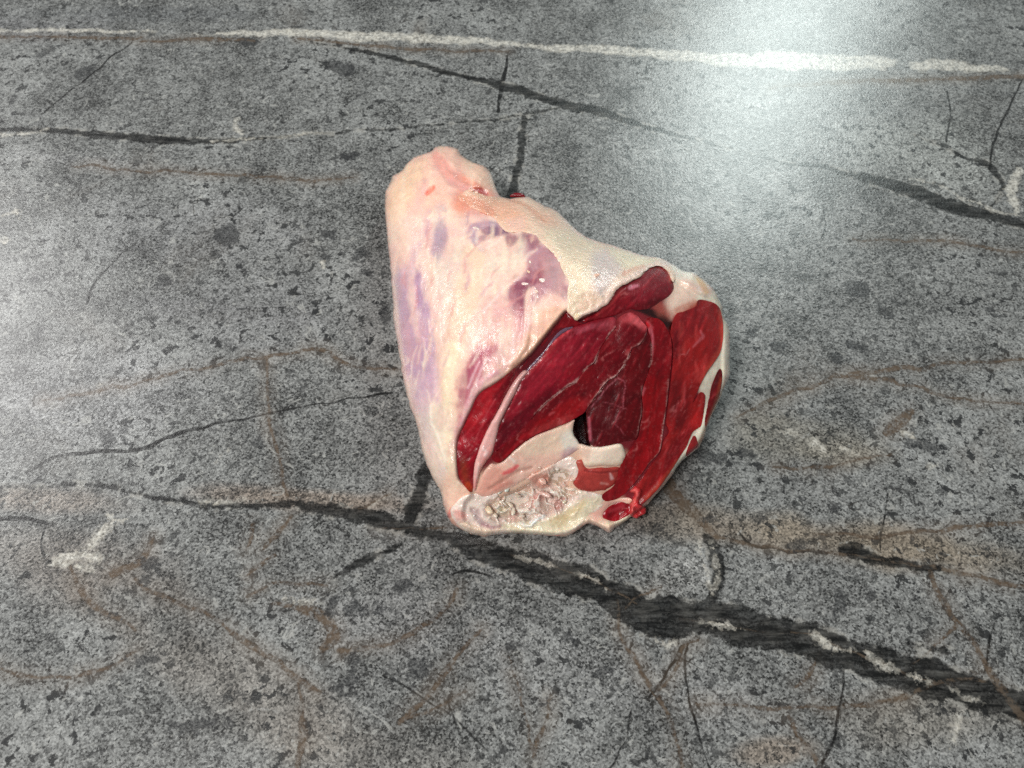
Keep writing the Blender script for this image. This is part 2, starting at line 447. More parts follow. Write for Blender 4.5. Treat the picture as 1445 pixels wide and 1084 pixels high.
def field(strokes, extra=0.0):
    """signed distance in metres to the nearest vein edge, limited to 12 mm"""
    F = np.full(len(XX), 0.012)
    for pts, w in strokes:
        P2, W2 = catmull(pts, False, 8.0, w)
        amp = 6.0 if max(w) < 4 else 3.5
        P2 = P2 + amp * np.stack([fbm(P2[:, 0], P2[:, 1], 26, 811, 3), fbm(P2[:, 0], P2[:, 1], 26, 861, 3)], 1)
        W2 = W2 * (1 + 0.55 * fbm(P2[:, 0], P2[:, 1], 18, 871, 2))
        wp_ = pix(P2[:, 0], P2[:, 1])[:, :2]
        sc = np.linalg.norm(np.c_[wp_, np.zeros(len(wp_))] - CAM[None], axis=1) / FPX
        ww_ = (W2 + (extra if max(w) < 4 else 0.0)) * sc
        for k in range(0, len(wp_) - 1, 10):
            wp = wp_[k:k + 11]; ww = ww_[k:k + 11]
            mg = 0.014 + ww.max()
            x0, y0 = wp.min(0) - mg; x1, y1 = wp.max(0) + mg
            r0 = np.searchsorted(gy, y0); r1 = np.searchsorted(gy, y1)
            if r1 <= r0:
                continue
            sl = slice(r0 * NX, r1 * NX)
            loc = np.nonzero((XX[sl] > x0) & (XX[sl] < x1))[0] + r0 * NX
            if len(loc) == 0:
                continue
            d = seg_dist(XX[loc], YY[loc], wp, False, ww)
            F[loc] = np.minimum(F[loc], d)
    return F


def ell(u, v, rx, ry, a):
    c = pix([u], [v])[0]
    ex = pix([u + rx * math.cos(a)], [v + rx * math.sin(a)])[0] - c
    ey = pix([u - ry * math.sin(a)], [v + ry * math.cos(a)])[0] - c
    M = np.linalg.inv(np.array([[ex[0], ey[0]], [ex[1], ey[1]]]))
    mg = 2.2 * (np.linalg.norm(ex) + np.linalg.norm(ey)) + 0.012
    r0 = np.searchsorted(gy, c[1] - mg); r1 = np.searchsorted(gy, c[1] + mg)
    sl = slice(r0 * NX, r1 * NX)
    x = XX[sl] - c[0]; y = YY[sl] - c[1]
    return np.hypot(M[0, 0] * x + M[0, 1] * y, M[1, 0] * x + M[1, 1] * y), min(np.linalg.norm(ex), np.linalg.norm(ey)), sl


f_dark = field([q for q in DARK if max(q[1]) >= 4])
f_hair = field([q for q in DARK if max(q[1]) < 4], 0.2)
f_blob = np.full(len(XX), 0.02)
for e in BLOBS:
    q, s, sl = ell(*e)
    f_blob[sl] = np.minimum(f_blob[sl], (q - 1) * s)
f_brown = field(BROWN, 0.55)
f_white = field(WHITE)
f_ring = np.full(len(XX), 0.02)
for e in RINGS:
    q, s, sl = ell(*e)
    f_ring[sl] = np.minimum(f_ring[sl], np.abs(q - 1) * s)
tint = np.tile(lin((113, 114, 113)), (len(XX), 1))
for (pu, pv, rx, ry, a, colr, op) in PATCHES:
    q, s, sl = ell(pu, pv, rx, ry, a)
    q = q + 0.5 * fbm(XX[sl], YY[sl], 0.03, int(pu))
    mk = smooth(1.25, 0.35, q) * op
    tint[sl] = tint[sl] * (1 - mk[:, None]) + lin(colr)[None] * mk[:, None]

co = np.stack([XX, YY, np.zeros_like(XX)], 1)
idx = np.arange(NX * NY).reshape(NY, NX)
quads = np.stack([idx[:-1, :-1], idx[:-1, 1:], idx[1:, 1:], idx[1:, :-1]], -1).reshape(-1, 4)
# outer border and slab sides: the counter goes on past the frame
bx0, bx1, by0, by1, bz = -1.3, 1.3, -0.40, 0.85, -0.04
outer = np.array([[bx0, by0, 0], [bx1, by0, 0], [bx1, by1, 0], [bx0, by1, 0]])
low = outer.copy(); low[:, 2] = bz
n0 = len(co)
co_all = np.concatenate([co, outer, low])
ci = [int(idx[0, 0]), int(idx[0, -1]), int(idx[-1, -1]), int(idx[-1, 0])]
edges_loops = [[int(k) for k in idx[0, :]], [int(k) for k in idx[:, -1]], [int(k) for k in idx[-1, ::-1]], [int(k) for k in idx[::-1, 0]]]
extra = []
for k in range(4):
    k2 = (k + 1) % 4
    extra.append([n0 + k, n0 + k2] + edges_loops[k][::-1])
    extra.append([n0 + 4 + k, n0 + 4 + k2, n0 + k2, n0 + k])
extra.append([n0 + 7, n0 + 6, n0 + 5, n0 + 4])
me = bpy.data.meshes.new("countertop")
nq = len(quads)
loops = np.concatenate([quads.ravel(), np.concatenate([np.array(e) for e in extra])])
starts = np.concatenate([np.arange(nq) * 4, nq * 4 + np.concatenate([[0], np.cumsum([len(e) for e in extra])[:-1]])])
me.vertices.add(len(co_all)); me.vertices.foreach_set("co", co_all.ravel())
me.loops.add(len(loops)); me.loops.foreach_set("vertex_index", loops.astype(np.int32))
me.polygons.add(len(starts)); me.polygons.foreach_set("loop_start", starts.astype(np.int32))
me.update(calc_edges=True)
me.validate()


def fattr(name, data, pad):
    a = me.attributes.new(name, 'FLOAT', 'POINT')
    a.data.foreach_set("value", np.concatenate([data, np.full(8, pad)]).astype(np.float32))


fattr("vein_dark", f_dark, 0.02); fattr("vein_hair", f_hair, 0.02); fattr("spot_dark", f_blob, 0.02); fattr("vein_brown", f_brown, 0.02)
fattr("vein_white", f_white, 0.02); fattr("ring", f_ring, 0.02)
a = me.color_attributes.new("Tint", 'FLOAT_COLOR', 'POINT')
c4 = np.ones((len(co_all), 4)); c4[:n0, :3] = tint; c4[n0:, :3] = lin((113, 114, 113))
a.data.foreach_set("color", c4.ravel().astype(np.float32))


def stone_material():
    m, nt, nodes, links, bsdf = new_mat("printed_grey_stone")
    tc = N(nodes, 'ShaderNodeTexCoord')
    vec = tc.outputs['Object']
    tintn = N(nodes, 'ShaderNodeVertexColor', layer_name="Tint").outputs[0]

    def attr(n):
        return N(nodes, 'ShaderNodeAttribute', attribute_name=n).outputs['Fac']
    M = lambda op, x, y=None, z=None, clamp=False: math_node(nodes, links, op, x, y, z, clamp)
    MR = lambda x, p, q, r, s, sm=False: map_range(nodes, links, x, p, q, r, s, sm)
    # edge wander shared by all veins
    w_big = noise_node(nodes, links, vec, 90, 4, 0.6)
    w_fine = noise_node(nodes, links, vec, 420, 4, 0.65)
    grain = noise_node(nodes, links, vec, 880, 4, 0.72)
    grain2 = noise_node(nodes, links, vec, 330, 5, 0.7)
    cloud = noise_node(nodes, links, vec, 38, 5, 0.6, 0.6)
    cloud2 = noise_node(nodes, links, vec, 11, 4, 0.55, 0.4)
    def cells(scale):
        vr = N(nodes, 'ShaderNodeTexVoronoi'); vr.inputs['Scale'].default_value = scale
        jit = N(nodes, 'ShaderNodeVectorMath', operation='ADD')
        nzj = N(nodes, 'ShaderNodeTexNoise'); nzj.inputs['Scale'].default_value = scale * 1.3; nzj.inputs['Detail'].default_value = 2
        links.new(vec, nzj.inputs['Vector'])
        sj = N(nodes, 'ShaderNodeVectorMath', operation='SCALE'); sj.inputs['Scale'].default_value = 1.1 / scale
        links.new(nzj.outputs['Color'], sj.inputs[0])
        links.new(vec, jit.inputs[0]); links.new(sj.outputs[0], jit.inputs[1])
        links.new(jit.outputs[0], vr.inputs['Vector'])
        sp = N(nodes, 'ShaderNodeSeparateColor'); links.new(vr.outputs['Color'], sp.inputs[0])
        return sp.outputs[0]
    cell_a = cells(1000)
    cell_b = cells(430)
    w_mid = noise_node(nodes, links, vec, 210, 4, 0.65)
    wander = M('ADD', M('MULTIPLY', M('SUBTRACT', w_big, 0.5), 0.013), M('MULTIPLY', M('SUBTRACT', w_mid, 0.5), 0.010))
    wander = M('ADD', wander, M('MULTIPLY', M('SUBTRACT', w_fine, 0.5), 0.006))
    # ground: salt-and-pepper grain over soft clouds
    g = M('ADD', MR(grain, 0.33, 0.67, -0.45, 0.45), MR(grain2, 0.32, 0.68, -0.16, 0.16))
    g = M('ADD', g, MR(cell_a, 0.0, 1.0, -0.56, 0.56))
    g = M('ADD', g, MR(cell_b, 0.0, 1.0, -0.14, 0.14))
    g = M('ADD', g, MR(cloud, 0.32, 0.68, -0.32, 0.32))
    g = M('ADD', g, MR(cloud2, 0.32, 0.68, -0.26, 0.26))
    gain = M('MAXIMUM', M('ADD', M('MULTIPLY', g, 1.12), 0.97), 0.12)
    base = N(nodes, 'ShaderNodeVectorMath', operation='SCALE')
    links.new(tintn, base.inputs[0]); links.new(gain, base.inputs['Scale'])
    col = base.outputs[0]
    # faint brown clouds
    bn = noise_node(nodes, links, vec, 9, 4, 0.6, 0.8)
    col = mix_col(nodes, links, MR(bn, 0.57, 0.78, 0.0, 0.25, True), col, lin((112, 100, 88)))
    # random pits: irregular dark crumbs
    pit = noise_node(nodes, links, vec, 135, 4, 0.62, 0.3)
    pitm = M('MULTIPLY', MR(pit, 0.57, 0.60, 0.0, 0.92, True), MR(cloud2, 0.42, 0.58, 0.35, 1.0))
    col = mix_col(nodes, links, pitm, col, lin((38, 39, 40)))
    pit2 = noise_node(nodes, links, vec, 300, 3, 0.6, 0.5)
    col = mix_col(nodes, links, M('MULTIPLY', MR(pit2, 0.59, 0.625, 0.0, 0.9, True), MR(cloud, 0.42, 0.6, 0.25, 1.0)), col, lin((38, 39, 40)))
    # pale crumbs and wisps
    wis = noise_node(nodes, links, vec, 120, 4, 0.65, 1.6)
    wism = MR(wis, 0.60, 0.67, 0.0, 0.55, True)
    col = mix_col(nodes, links, wism, col, lin((170, 170, 166)))
    # hairline cracks
    vc = N(nodes, 'ShaderNodeTexVoronoi', feature='DISTANCE_TO_EDGE'); vc.inputs['Scale'].default_value = 13
    wv = N(nodes, 'ShaderNodeVectorMath', operation='ADD')
    nz = N(nodes, 'ShaderNodeTexNoise'); nz.inputs['Scale'].default_value = 30; nz.inputs['Detail'].default_value = 4
    links.new(vec, nz.inputs['Vector'])
    sc = N(nodes, 'ShaderNodeVectorMath', operation='SCALE'); sc.inputs['Scale'].default_value = 0.06
    links.new(nz.outputs['Color'], sc.inputs[0])
    links.new(vec, wv.inputs[0]); links.new(sc.outputs[0], wv.inputs[1]); links.new(wv.outputs[0], vc.inputs['Vector'])
    crack = M('MULTIPLY', MR(vc.outputs['Distance'], 0.003, 0.011, 0.75, 0.0, True), MR(cloud, 0.50, 0.62, 0.0, 1.0))
    col = mix_col(nodes, links, crack, col, lin((48, 46, 44)))
    # brown veins
    db = M('ADD', attr("vein_brown"), M('MULTIPLY', wander, 0.18))
    mb = M('MULTIPLY', MR(db, 0.0006, -0.0004, 0.0, 1.0, True), MR(cell_a, 0.0, 0.9, 1.0, 0.5))
    col = mix_col(nodes, links, M('MULTIPLY', M('MULTIPLY', mb, MR(w_mid, 0.38, 0.54, 0.40, 1.0)), 1.0), col, lin((56, 43, 32)))
    dh_ = M('ADD', attr("vein_hair"), M('MULTIPLY', wander, 0.13))
    mh = M('MULTIPLY', MR(dh_, 0.0005, -0.0003, 0.0, 1.0, True), MR(w_mid, 0.36, 0.50, 0.45, 1.0))
    col = mix_col(nodes, links, mh, col, lin((22, 22, 22)))
    halo = MR(db, 0.009, 0.0, 0.0, 0.22, True)
    col = mix_col(nodes, links, M('MULTIPLY', halo, MR(cloud, 0.4, 0.6, 0.2, 1.0)), col, lin((112, 96, 80)))
    # dark spots
    ds = M('ADD', attr("spot_dark"), wander)
    ms = M('MULTIPLY', MR(ds, 0.0006, -0.0009, 0.0, 0.85, True), MR(grain, 0.36, 0.62, 1.0, 0.6))
    col = mix_col(nodes, links, ms, col, lin((40, 41, 43)))
    # dark veins, streaked inside
    dd = M('ADD', attr("vein_dark"), M('MULTIPLY', wander, 0.48))
    streakn = N(nodes, 'ShaderNodeMapping'); streakn.inputs['Rotation'].default_value = (0, 0, 0.33); streakn.inputs['Scale'].default_value = (0.16, 1.0, 1.0)
    links.new(vec, streakn.inputs['Vector'])
    st = noise_node(nodes, links, streakn.outputs[0], 330, 4, 0.6, 0.4)
    md = M('MULTIPLY', MR(dd, 0.0007, -0.0012, 0.0, 1.0, True), MR(st, 0.40, 0.70, 0.97, 0.66))
    lay = N(nodes, 'ShaderNodeTexNoise', noise_dimensions='1D'); lay.inputs['Scale'].default_value = 1.0; lay.inputs['Detail'].default_value = 3
    links.new(M('ADD', M('MULTIPLY', dd, 620), M('MULTIPLY', w_big, 4.0)), lay.inputs['W'])
    dcol = mix_col(nodes, links, MR(st, 0.45, 0.75, 0.0, 0.8), lin((6, 7, 7)), lin((30, 31, 31)))
    dcol = mix_col(nodes, links, MR(lay.outputs['Fac'], 0.58, 0.66, 0.0, 0.45, True), dcol, lin((78, 77, 75)))
    dcol = mix_col(nodes, links, MR(grain, 0.35, 0.65, 0.0, 0.7), dcol, lin((12, 13, 14)))
    # pale fringe along the veins
    fr = M('MULTIPLY', MR(dd, 0.0026, 0.0009, 0.0, 1.0, True), MR(w_big, 0.50, 0.62, 0.0, 0.55, True))
    col = mix_col(nodes, links, fr, col, lin((158, 156, 150)))
    col = mix_col(nodes, links, md, col, dcol)
    # brown threads crossing dark veins again, thin
    mb2 = M('MULTIPLY', MR(db, 0.0000, -0.0005, 0.0, 0.5, True), MR(w_mid, 0.45, 0.56, 0.0, 1.0))
    col = mix_col(nodes, links, mb2, col, lin((104, 90, 76)))
    # rings
    dr = M('ADD', attr("ring"), M('ABSOLUTE', M('MULTIPLY', wander, 0.5)))
    mr_ = M('MULTIPLY', MR(dr, 0.0013, 0.0003, 0.0, 0.6, True), MR(w_big, 0.42, 0.55, 0.15, 1.0))
    col = mix_col(nodes, links, mr_, col, lin((160, 160, 158)))
    # white veins
    dw = M('ADD', attr("vein_white"), M('MULTIPLY', wander, 0.8))
    mw = M('MULTIPLY', M('MULTIPLY', MR(dw, 0.0009, -0.0014, 0.0, 0.92, True), MR(cell_a, 0.0, 0.7, 0.45, 1.0)), MR(w_mid, 0.38, 0.56, 0.35, 1.0))
    wcol = mix_col(nodes, links, MR(w_fine, 0.35, 0.65, 0.0, 1.0), lin((176, 170, 158)), lin((214, 212, 204)))
    col = mix_col(nodes, links, mw, col, wcol)
    links.new(col, bsdf.inputs['Base Color'])
    # leathery laminate surface
    micro = noise_node(nodes, links, vec, 620, 3, 0.6)
    micro2 = noise_node(nodes, links, vec, 1500, 2, 0.5)
    hh = M('ADD', micro, M('MULTIPLY', micro2, 0.25))
    bp = N(nodes, 'ShaderNodeBump'); bp.inputs['Strength'].default_value = 1.0; bp.inputs['Distance'].default_value = 0.00014
    links.new(hh, bp.inputs['Height']); links.new(bp.outputs[0], bsdf.inputs['Normal'])
    links.new(MR(grain2, 0.3, 0.7, 0.22, 0.31), bsdf.inputs['Roughness'])
    bsdf.inputs['IOR'].default_value = 1.45
    return m


me.materials.append(stone_material())
counter = bpy.data.objects.new("countertop", me)
counter["kind"] = "structure"
counter["label"] = "grey stone-look countertop with dark, brown and white veins"
scene.collection.objects.link(counter)

# ------------------------------------------------------------------ meat: outline and relief (image px, heights in cm)
OUT = [(543, 285), (544, 271), (550, 260), (554, 249), (567, 240), (572, 233), (585, 222), (597, 217), (608, 214),
       (616, 208), (630, 206), (645, 210), (651, 219), (666, 228), (684, 235), (693, 246), (698, 261), (706, 277),
       (721, 280), (743, 278), (756, 283), (769, 291), (783, 296), (800, 311), (814, 326), (829, 335), (843, 341),
       (863, 346), (879, 351), (896, 357), (916, 362), (931, 364), (946, 372), (966, 383), (979, 385), (991, 394),
       (1006, 406), (1013, 418), (1018, 431), (1022, 448), (1028, 463), (1030, 480), (1029, 508), (1029, 530),
       (1021, 550), (1011, 573), (999, 600), (993, 616), (984, 633), (969, 645), (956, 658), (948, 671), (933, 690),
       (914, 711), (900, 722), (885, 734), (870, 743), (860, 751), (850, 746), (833, 739), (823, 743), (810, 752),
       (793, 757), (774, 756), (736, 753), (706, 754), (686, 757), (673, 755), (653, 749), (638, 738), (630, 726),
       (626, 713), (621, 693), (610, 674), (601, 651), (595, 633), (593, 618), (585, 591), (578, 573), (574, 557),
       (569, 535), (563, 496), (557, 460), (554, 421), (551, 380), (547, 340), (544, 310)]
OUTC = catmull(OUT, True, 2.0)
_j = fbm(OUTC[:, 0], OUTC[:, 1], 9, 5, 3)
_c = OUTC.mean(axis=0)
_dv = OUTC - _c
OUTC = OUTC + _dv / np.linalg.norm(_dv, axis=1, keepdims=True) * (_j * 1.8)[:, None]

RIM_A, RIM_R = 1.7, 42.0
# u, v, height of the rim of the silhouette
RIM = [(545, 275, 2.2), (572, 233, 2.2), (608, 214, 2.2), (645, 210, 2.4), (684, 235, 2.6), (706, 277, 3.2),
       (743, 278, 3.4), (783, 296, 3.8), (814, 326, 4.9), (863, 346, 5.2), (916, 362, 4.8), (966, 383, 4.6),
       (1006, 406, 4.2), (1022, 448, 3.8), (1030, 490, 3.4), (1021, 550, 2.7), (999, 600, 2.2), (969, 645, 1.6),
       (933, 690, 1.1), (900, 722, 0.7), (860, 751, 0.3), (823, 743, 0.35), (774, 756, 0.25), (706, 754, 0.25),
       (653, 749, 0.4), (630, 726, 0.8), (610, 674, 1.6), (593, 618, 2.2), (574, 557, 2.7), (557, 460, 2.9),
       (551, 380, 2.7), (544, 310, 2.4)]
INN = [(625, 265, 5.0), (610, 320, 5.6), (660, 320, 6.0), (630, 400, 6.6), (700, 370, 7.0), (590, 430, 5.4),
       (600, 520, 5.3), (650, 480, 7.2), (720, 440, 8.3), (640, 560, 6.0), (690, 520, 7.7), (615, 620, 4.2),
       (640, 660, 4.0), (760, 400, 8.7), (800, 430, 8.9), (770, 470, 8.6), (820, 380, 8.9), (870, 395, 8.7),
       (920, 385, 7.4), (720, 320, 6.2), (770, 340, 7.7), (740, 530, 7.3), (680, 600, 5.6), (660, 650, 4.3),
       (860, 450, 8.2), (900, 460, 7.9), (940, 450, 7.4), (980, 440, 6.4), (990, 500, 5.6), (950, 530, 5.9),
       (900, 540, 6.2), (840, 520, 6.8), (780, 570, 5.9), (830, 600, 4.9), (890, 610, 4.6), (940, 610, 4.0),
       (975, 590, 3.7), (730, 630, 4.6), (780, 640, 3.9), (850, 650, 3.7), (900, 670, 2.6), (700, 690, 3.0),
       (770, 700, 2.4), (850, 700, 2.2), (660, 715, 2.3), (720, 735, 1.6), (800, 735, 1.4), (870, 720, 1.4)]


def _rbf_setup():
    pts = []
    for u, v, h in RIM:
        pts.append((u, v, h + RIM_A))
    for p in INN:
        pts.append(p)
    P = np.array(pts)
    X = P[:, :2] / 100.0
    d = np.linalg.norm(X[:, None] - X[None], axis=2)
    K = np.where(d > 0, d * d * np.log(d + 1e-12), 0)
    n = len(X)
    K += np.eye(n) * 0.012
    A = np.zeros((n + 3, n + 3))
    A[:n, :n] = K
    A[:n, n] = 1; A[:n, n + 1:] = X
    A[n, :n] = 1; A[n + 1:, :n] = X.T
    b = np.zeros(n + 3); b[:n] = P[:, 2]
    w = np.linalg.solve(A, b)
    return X, w


RX, RW = _rbf_setup()


def relief(u, v):
    Q = np.stack([u, v], 1) / 100.0
    out = np.zeros(len(Q))
    n = len(RX)
    for s in range(0, len(Q), 20000):
        q = Q[s:s + 20000]
        d = np.linalg.norm(q[:, None] - RX[None], axis=2)
        K = np.where(d > 0, d * d * np.log(d + 1e-12), 0)
        out[s:s + 20000] = K @ RW[:n] + RW[n] + q @ RW[n + 1:]
    return out


OUT_COARSE = catmull(OUT, True, 8.0)


def base_h(u, v):
    """height in cm of the smooth body"""
    h = relief(u, v)
    d = np.where(inside(u, v, OUT_COARSE), seg_dist(u, v, OUT_COARSE, True), 0)
    t = np.clip(d / RIM_R, 0, 1)
    h = h - RIM_A * (1 - np.sqrt(np.clip(1 - (1 - t) ** 2, 0, 1)))
    return np.maximum(h, 0.12)


# the sawn and cut face: everything not covered by outer fat
CUT = [(665, 697), (652, 683), (645, 672), (643, 640), (645, 617), (655, 595), (664, 577), (672, 560), (681, 550),
       (697, 541), (713, 530), (730, 515), (750, 497), (770, 472), (783, 456), (800, 438), (813, 450), (834, 441),
       (851, 433), (861, 423), (875, 404), (903, 390), (914, 380), (926, 375), (937, 377), (950, 392), (965, 400),
       (985, 412), (1005, 421), (1018, 434), (1023, 455), (1023, 485), (1022, 520), (1020, 548), (1011, 570),
       (998, 600), (990, 617), (981, 632), (966, 643), (953, 657), (944, 671), (930, 690), (910, 712), (890, 728),
       (868, 740), (850, 742), (830, 735), (805, 748), (770, 752), (720, 748), (680, 748), (655, 735), (655, 712)]
CUTC = catmull(CUT, True, 3.0)


KNUCKLE = [(640, 722), (652, 706), (668, 700), (690, 702), (718, 692), (740, 681), (764, 668), (784, 657), (802, 648), (814, 655), (812, 672), (806, 684),
           (816, 694), (836, 699), (850, 704), (846, 716), (832, 722), (822, 733), (808, 744), (790, 751), (765, 751), (735, 749), (706, 750), (684, 752), (664, 749), (648, 738)]


SHEET = [(646, 281), (652, 272), (664, 268), (676, 273), (690, 277), (706, 278.5), (721, 281.5), (743, 279.5), (756, 284.5),
         (769, 292.5), (782.5, 297.5), (799, 312.5), (813, 327.5), (828, 336.5), (842.5, 342.5), (863, 347.5), (878.5, 352.5),
         (895.5, 358.5), (916, 363.5), (931, 365.5), (945, 373.5), (953, 385), (950, 398), (944, 385), (936, 377.5), (926, 375),
         (914, 380), (903, 390), (888, 398), (875, 404), (861, 424), (843, 439), (825, 446), (813, 452), (806, 445), (800, 438), (800, 424),
         (801, 410), (802, 398), (793, 380), (788, 368), (781, 358), (770, 348), (755, 333), (738, 328), (715, 327), (702, 313),
         (697, 307), (680, 300), (665, 293)]


class Body:
    """samples: paint and relief for a set of points"""

    def __init__(self, u, v, col):
        self.u = u; self.v = v
        self.c = np.tile(lin(col), (len(u), 1))
        self.dh = np.zeros(len(u))

    def wob(self, amp, scale, seed):
        return (self.u + amp * fbm(self.u, self.v, scale, seed), self.v + amp * fbm(self.u, self.v, scale, seed + 50))

    def mixc(self, m, col):
        m = np.clip(m, 0, 1)[:, None]
        self.c = self.c * (1 - m) + lin(col)[None] * m

    def fill(self, poly, col, soft=4.0, op=1.0, wob=3.0, scale=14, seed=1, dh=0.0):
        u, v = self.wob(wob, scale, seed)
        P = catmull(poly, True, 6.0)
        d = sdf(u, v, P)
        m = smooth(-soft, soft, d) * op
        self.mixc(m, col)
        if dh:
            self.dh += dh * smooth(-soft, soft, d)

    def stroke(self, line, w, col, soft=3.0, op=1.0, wob=2.0, scale=12, seed=2, dh=0.0, breakup=0.0, taper=False):
        u, v = self.wob(wob, scale, seed)
        if np.isscalar(w):
            w = [w] * len(line)
        if len(line) > 2:
            L, W = catmull(line, False, 5.0, w)
        else:
            L, W = np.array(line, float), w
        if taper:
            tt = np.linspace(0, 1, len(W))
            W = np.asarray(W, float) - (soft + np.asarray(W, float)) * (1 - smooth(0.0, 0.7, np.minimum(tt, 1 - tt) * 2))
        d = seg_dist(u, v, L, False, W)
        m = smooth(soft, -min(soft, 1.0), d)
        if breakup:
            m = m * smooth(-breakup, breakup, fbm(self.u, self.v, 16, seed + 9) + 0.12)
        self.mixc(m * op, col)
        if dh:
            self.dh += dh * m

    def mottle(self, amp, scale, seed):
        f = fbm(self.u, self.v, scale, seed, 4)
        self.c = np.clip(self.c * (1 + amp * f)[:, None], 0, 1)


MEAT_BASE = pix([760], [560], 0.0)[0]
meat = bpy.data.objects.new("meat_joint", None)
meat.empty_display_size = 0.05
meat.location = Vector(MEAT_BASE)
meat["label"] = "raw bone-in leg joint, cut red face, pale fat, lying on grey stone countertop"
meat["category"] = "meat"
scene.collection.objects.link(meat)


def link_mesh(name, verts, faces, cols, mat, parent=meat, smooth_shade=True, label=None):
    me = bpy.data.meshes.new(name)
    V = np.asarray(verts, float) - (MEAT_BASE[None] if parent is not None else 0)
    me.from_pydata(V.tolist(), [], faces)
    if cols is not None:
        a = me.color_attributes.new("Col", 'FLOAT_COLOR', 'POINT')
        c4 = np.ones((len(V), 4)); c4[:, :3] = np.clip(cols, 0, 1)
        a.data.foreach_set("color", c4.ravel())
    if smooth_shade:
        me.polygons.foreach_set("use_smooth", [True] * len(me.polygons))
    me.materials.append(mat)
    me.update()
    o = bpy.data.objects.new(name, me)
    scene.collection.objects.link(o)
    if parent is not None:
        if parent is meat:
            o.parent = meat
        else:
            o.parent = parent
    if label:
        o["label"] = label
    return o


def triangulate(ring, spacing, seed=0):
    """ring: closed loop in px -> points (ring first) and triangles"""
    ring = np.asarray(ring, float)
    x0, y0 = ring.min(0); x1, y1 = ring.max(0)
    ys = np.arange(y0, y1, spacing * 0.866)
    pts = []
    for k, y in enumerate(ys):
        xs = np.arange(x0 + (k % 2) * spacing * 0.5, x1, spacing)
        pts.append(np.stack([xs, np.full_like(xs, y)], 1))
    g = np.concatenate(pts)
    rng = np.random.RandomState(seed)
    g = g + rng.uniform(-0.12, 0.12, g.shape) * spacing
    ins = inside(g[:, 0], g[:, 1], ring)
    g = g[ins]
    d = seg_dist(g[:, 0], g[:, 1], ring, True)
    g = g[d > spacing * 0.6]
    allp = np.concatenate([ring, g])
    n = len(ring)
    edges = [(i, (i + 1) % n) for i in range(n)]
    vs_, es_, fs_, ov, oe, of = delaunay_2d_cdt([Vector(p) for p in allp], edges, [list(range(n))], 1, 1e-5)
    P = np.array([tuple(p) for p in vs_])
    tris = [tuple(f) for f in fs_]
    # where each ring vertex went
    back = {}
    for i, src in enumerate(ov):
        for s in src:
            back[s] = i
    loop = []
    for i in range(n):
        j = back.get(i)
        if j is not None and (not loop or loop[-1] != j):
            loop.append(j)
    if loop[0] == loop[-1]:
        loop.pop()
    return P, tris, loop


def signed_area(P):
    x, y = P[:, 0], P[:, 1]
    return 0.5 * np.sum(x * np.roll(y, -1) - np.roll(x, -1) * y)


def patch(name, poly, col, mat, paint=None, spacing=2.0, lift=0.0, dome=0.12, edge=7.0, depth=0.6,
          hfun=None, jitter=0.9, seed=1, step=2.2, smooth_poly=True, label=None, rough=0.0, rough_scale=10, grow=0.0):
    """a solid piece of tissue lying in the body: rounded top, buried closed underside (cm)"""
    ring = catmull(poly, True, step) if smooth_poly else np.array(poly, float)
    c = ring.mean(0); dv = ring - c
    ring = ring + dv / (np.linalg.norm(dv, axis=1, keepdims=True) + 1e-6) * (fbm(ring[:, 0], ring[:, 1], 7, seed) * jitter * 2)[:, None]
    if signed_area(ring) < 0:
        ring = ring[::-1]
    if grow:
        tg = np.roll(ring, -1, axis=0) - np.roll(ring, 1, axis=0)
        tg /= np.linalg.norm(tg, axis=1, keepdims=True) + 1e-6
        ring = ring + np.stack([tg[:, 1], -tg[:, 0]], 1) * grow
    P, tris, loop = triangulate(ring, spacing, seed)
    u, v = P[:, 0], P[:, 1]
    b = Body(u, v, col)
    if paint:
        paint(b)
    d = np.where(True, seg_dist(u, v, ring, True), 0)
    t = np.clip(d / edge, 0, 1)
    prof = np.sqrt(np.clip(1 - (1 - t) ** 2, 0, 1))
    h = (hfun or face_h)(u, v) + lift + dome * (prof - 1) + b.dh
    if rough:
        h = h + rough * fbm(u, v, rough_scale, seed + 7, 4) * np.minimum(1, t * 1.5)
    top = pix(u, v, h / 100.0)
    L = np.array(loop)
    low = pix(u[L], v[L], (h[L] - depth) / 100.0)
    low[:, 2] = np.maximum(low[:, 2], 0.0006)
    # pull the buried rim inwards a little
    cc = low.mean(0)
    low[:, :2] = low[:, :2] + (cc[:2] - low[:, :2]) * 0.03
    verts = np.concatenate([top, top[L], low])
    nT = len(top); m = len(L)
    faces = [(a, b_, c_) if True else None for a, b_, c_ in (f[:3] for f in tris)]
    # image y points down, so a positive loop seen from the camera needs flipping
    faces = [(f[0], f[2], f[1]) for f in faces]
    for i in range(m):
        j = (i + 1) % m
        faces.append((nT + i, nT + j, nT + m + j, nT + m + i))
    faces.append(tuple(nT + m + i for i in range(m)))
    cols = np.concatenate([b.c, b.c[L], b.c[L]])
    return link_mesh(name, verts, faces, cols, mat, label=label)


def body_h(u, v):
    h = base_h(u, v)
    # outer fat is a layer: the cut face lies lower inside its edge
    dc = sdf(u, v, CUTC)
    h = h - 0.30 * smooth(-3.0, 5.0, dc) * smooth(2.0, 14.0, seg_dist(u, v, OUT_COARSE, True))
    return h


face_h = body_h

# ------------------------------------------------------------------ outer fat body


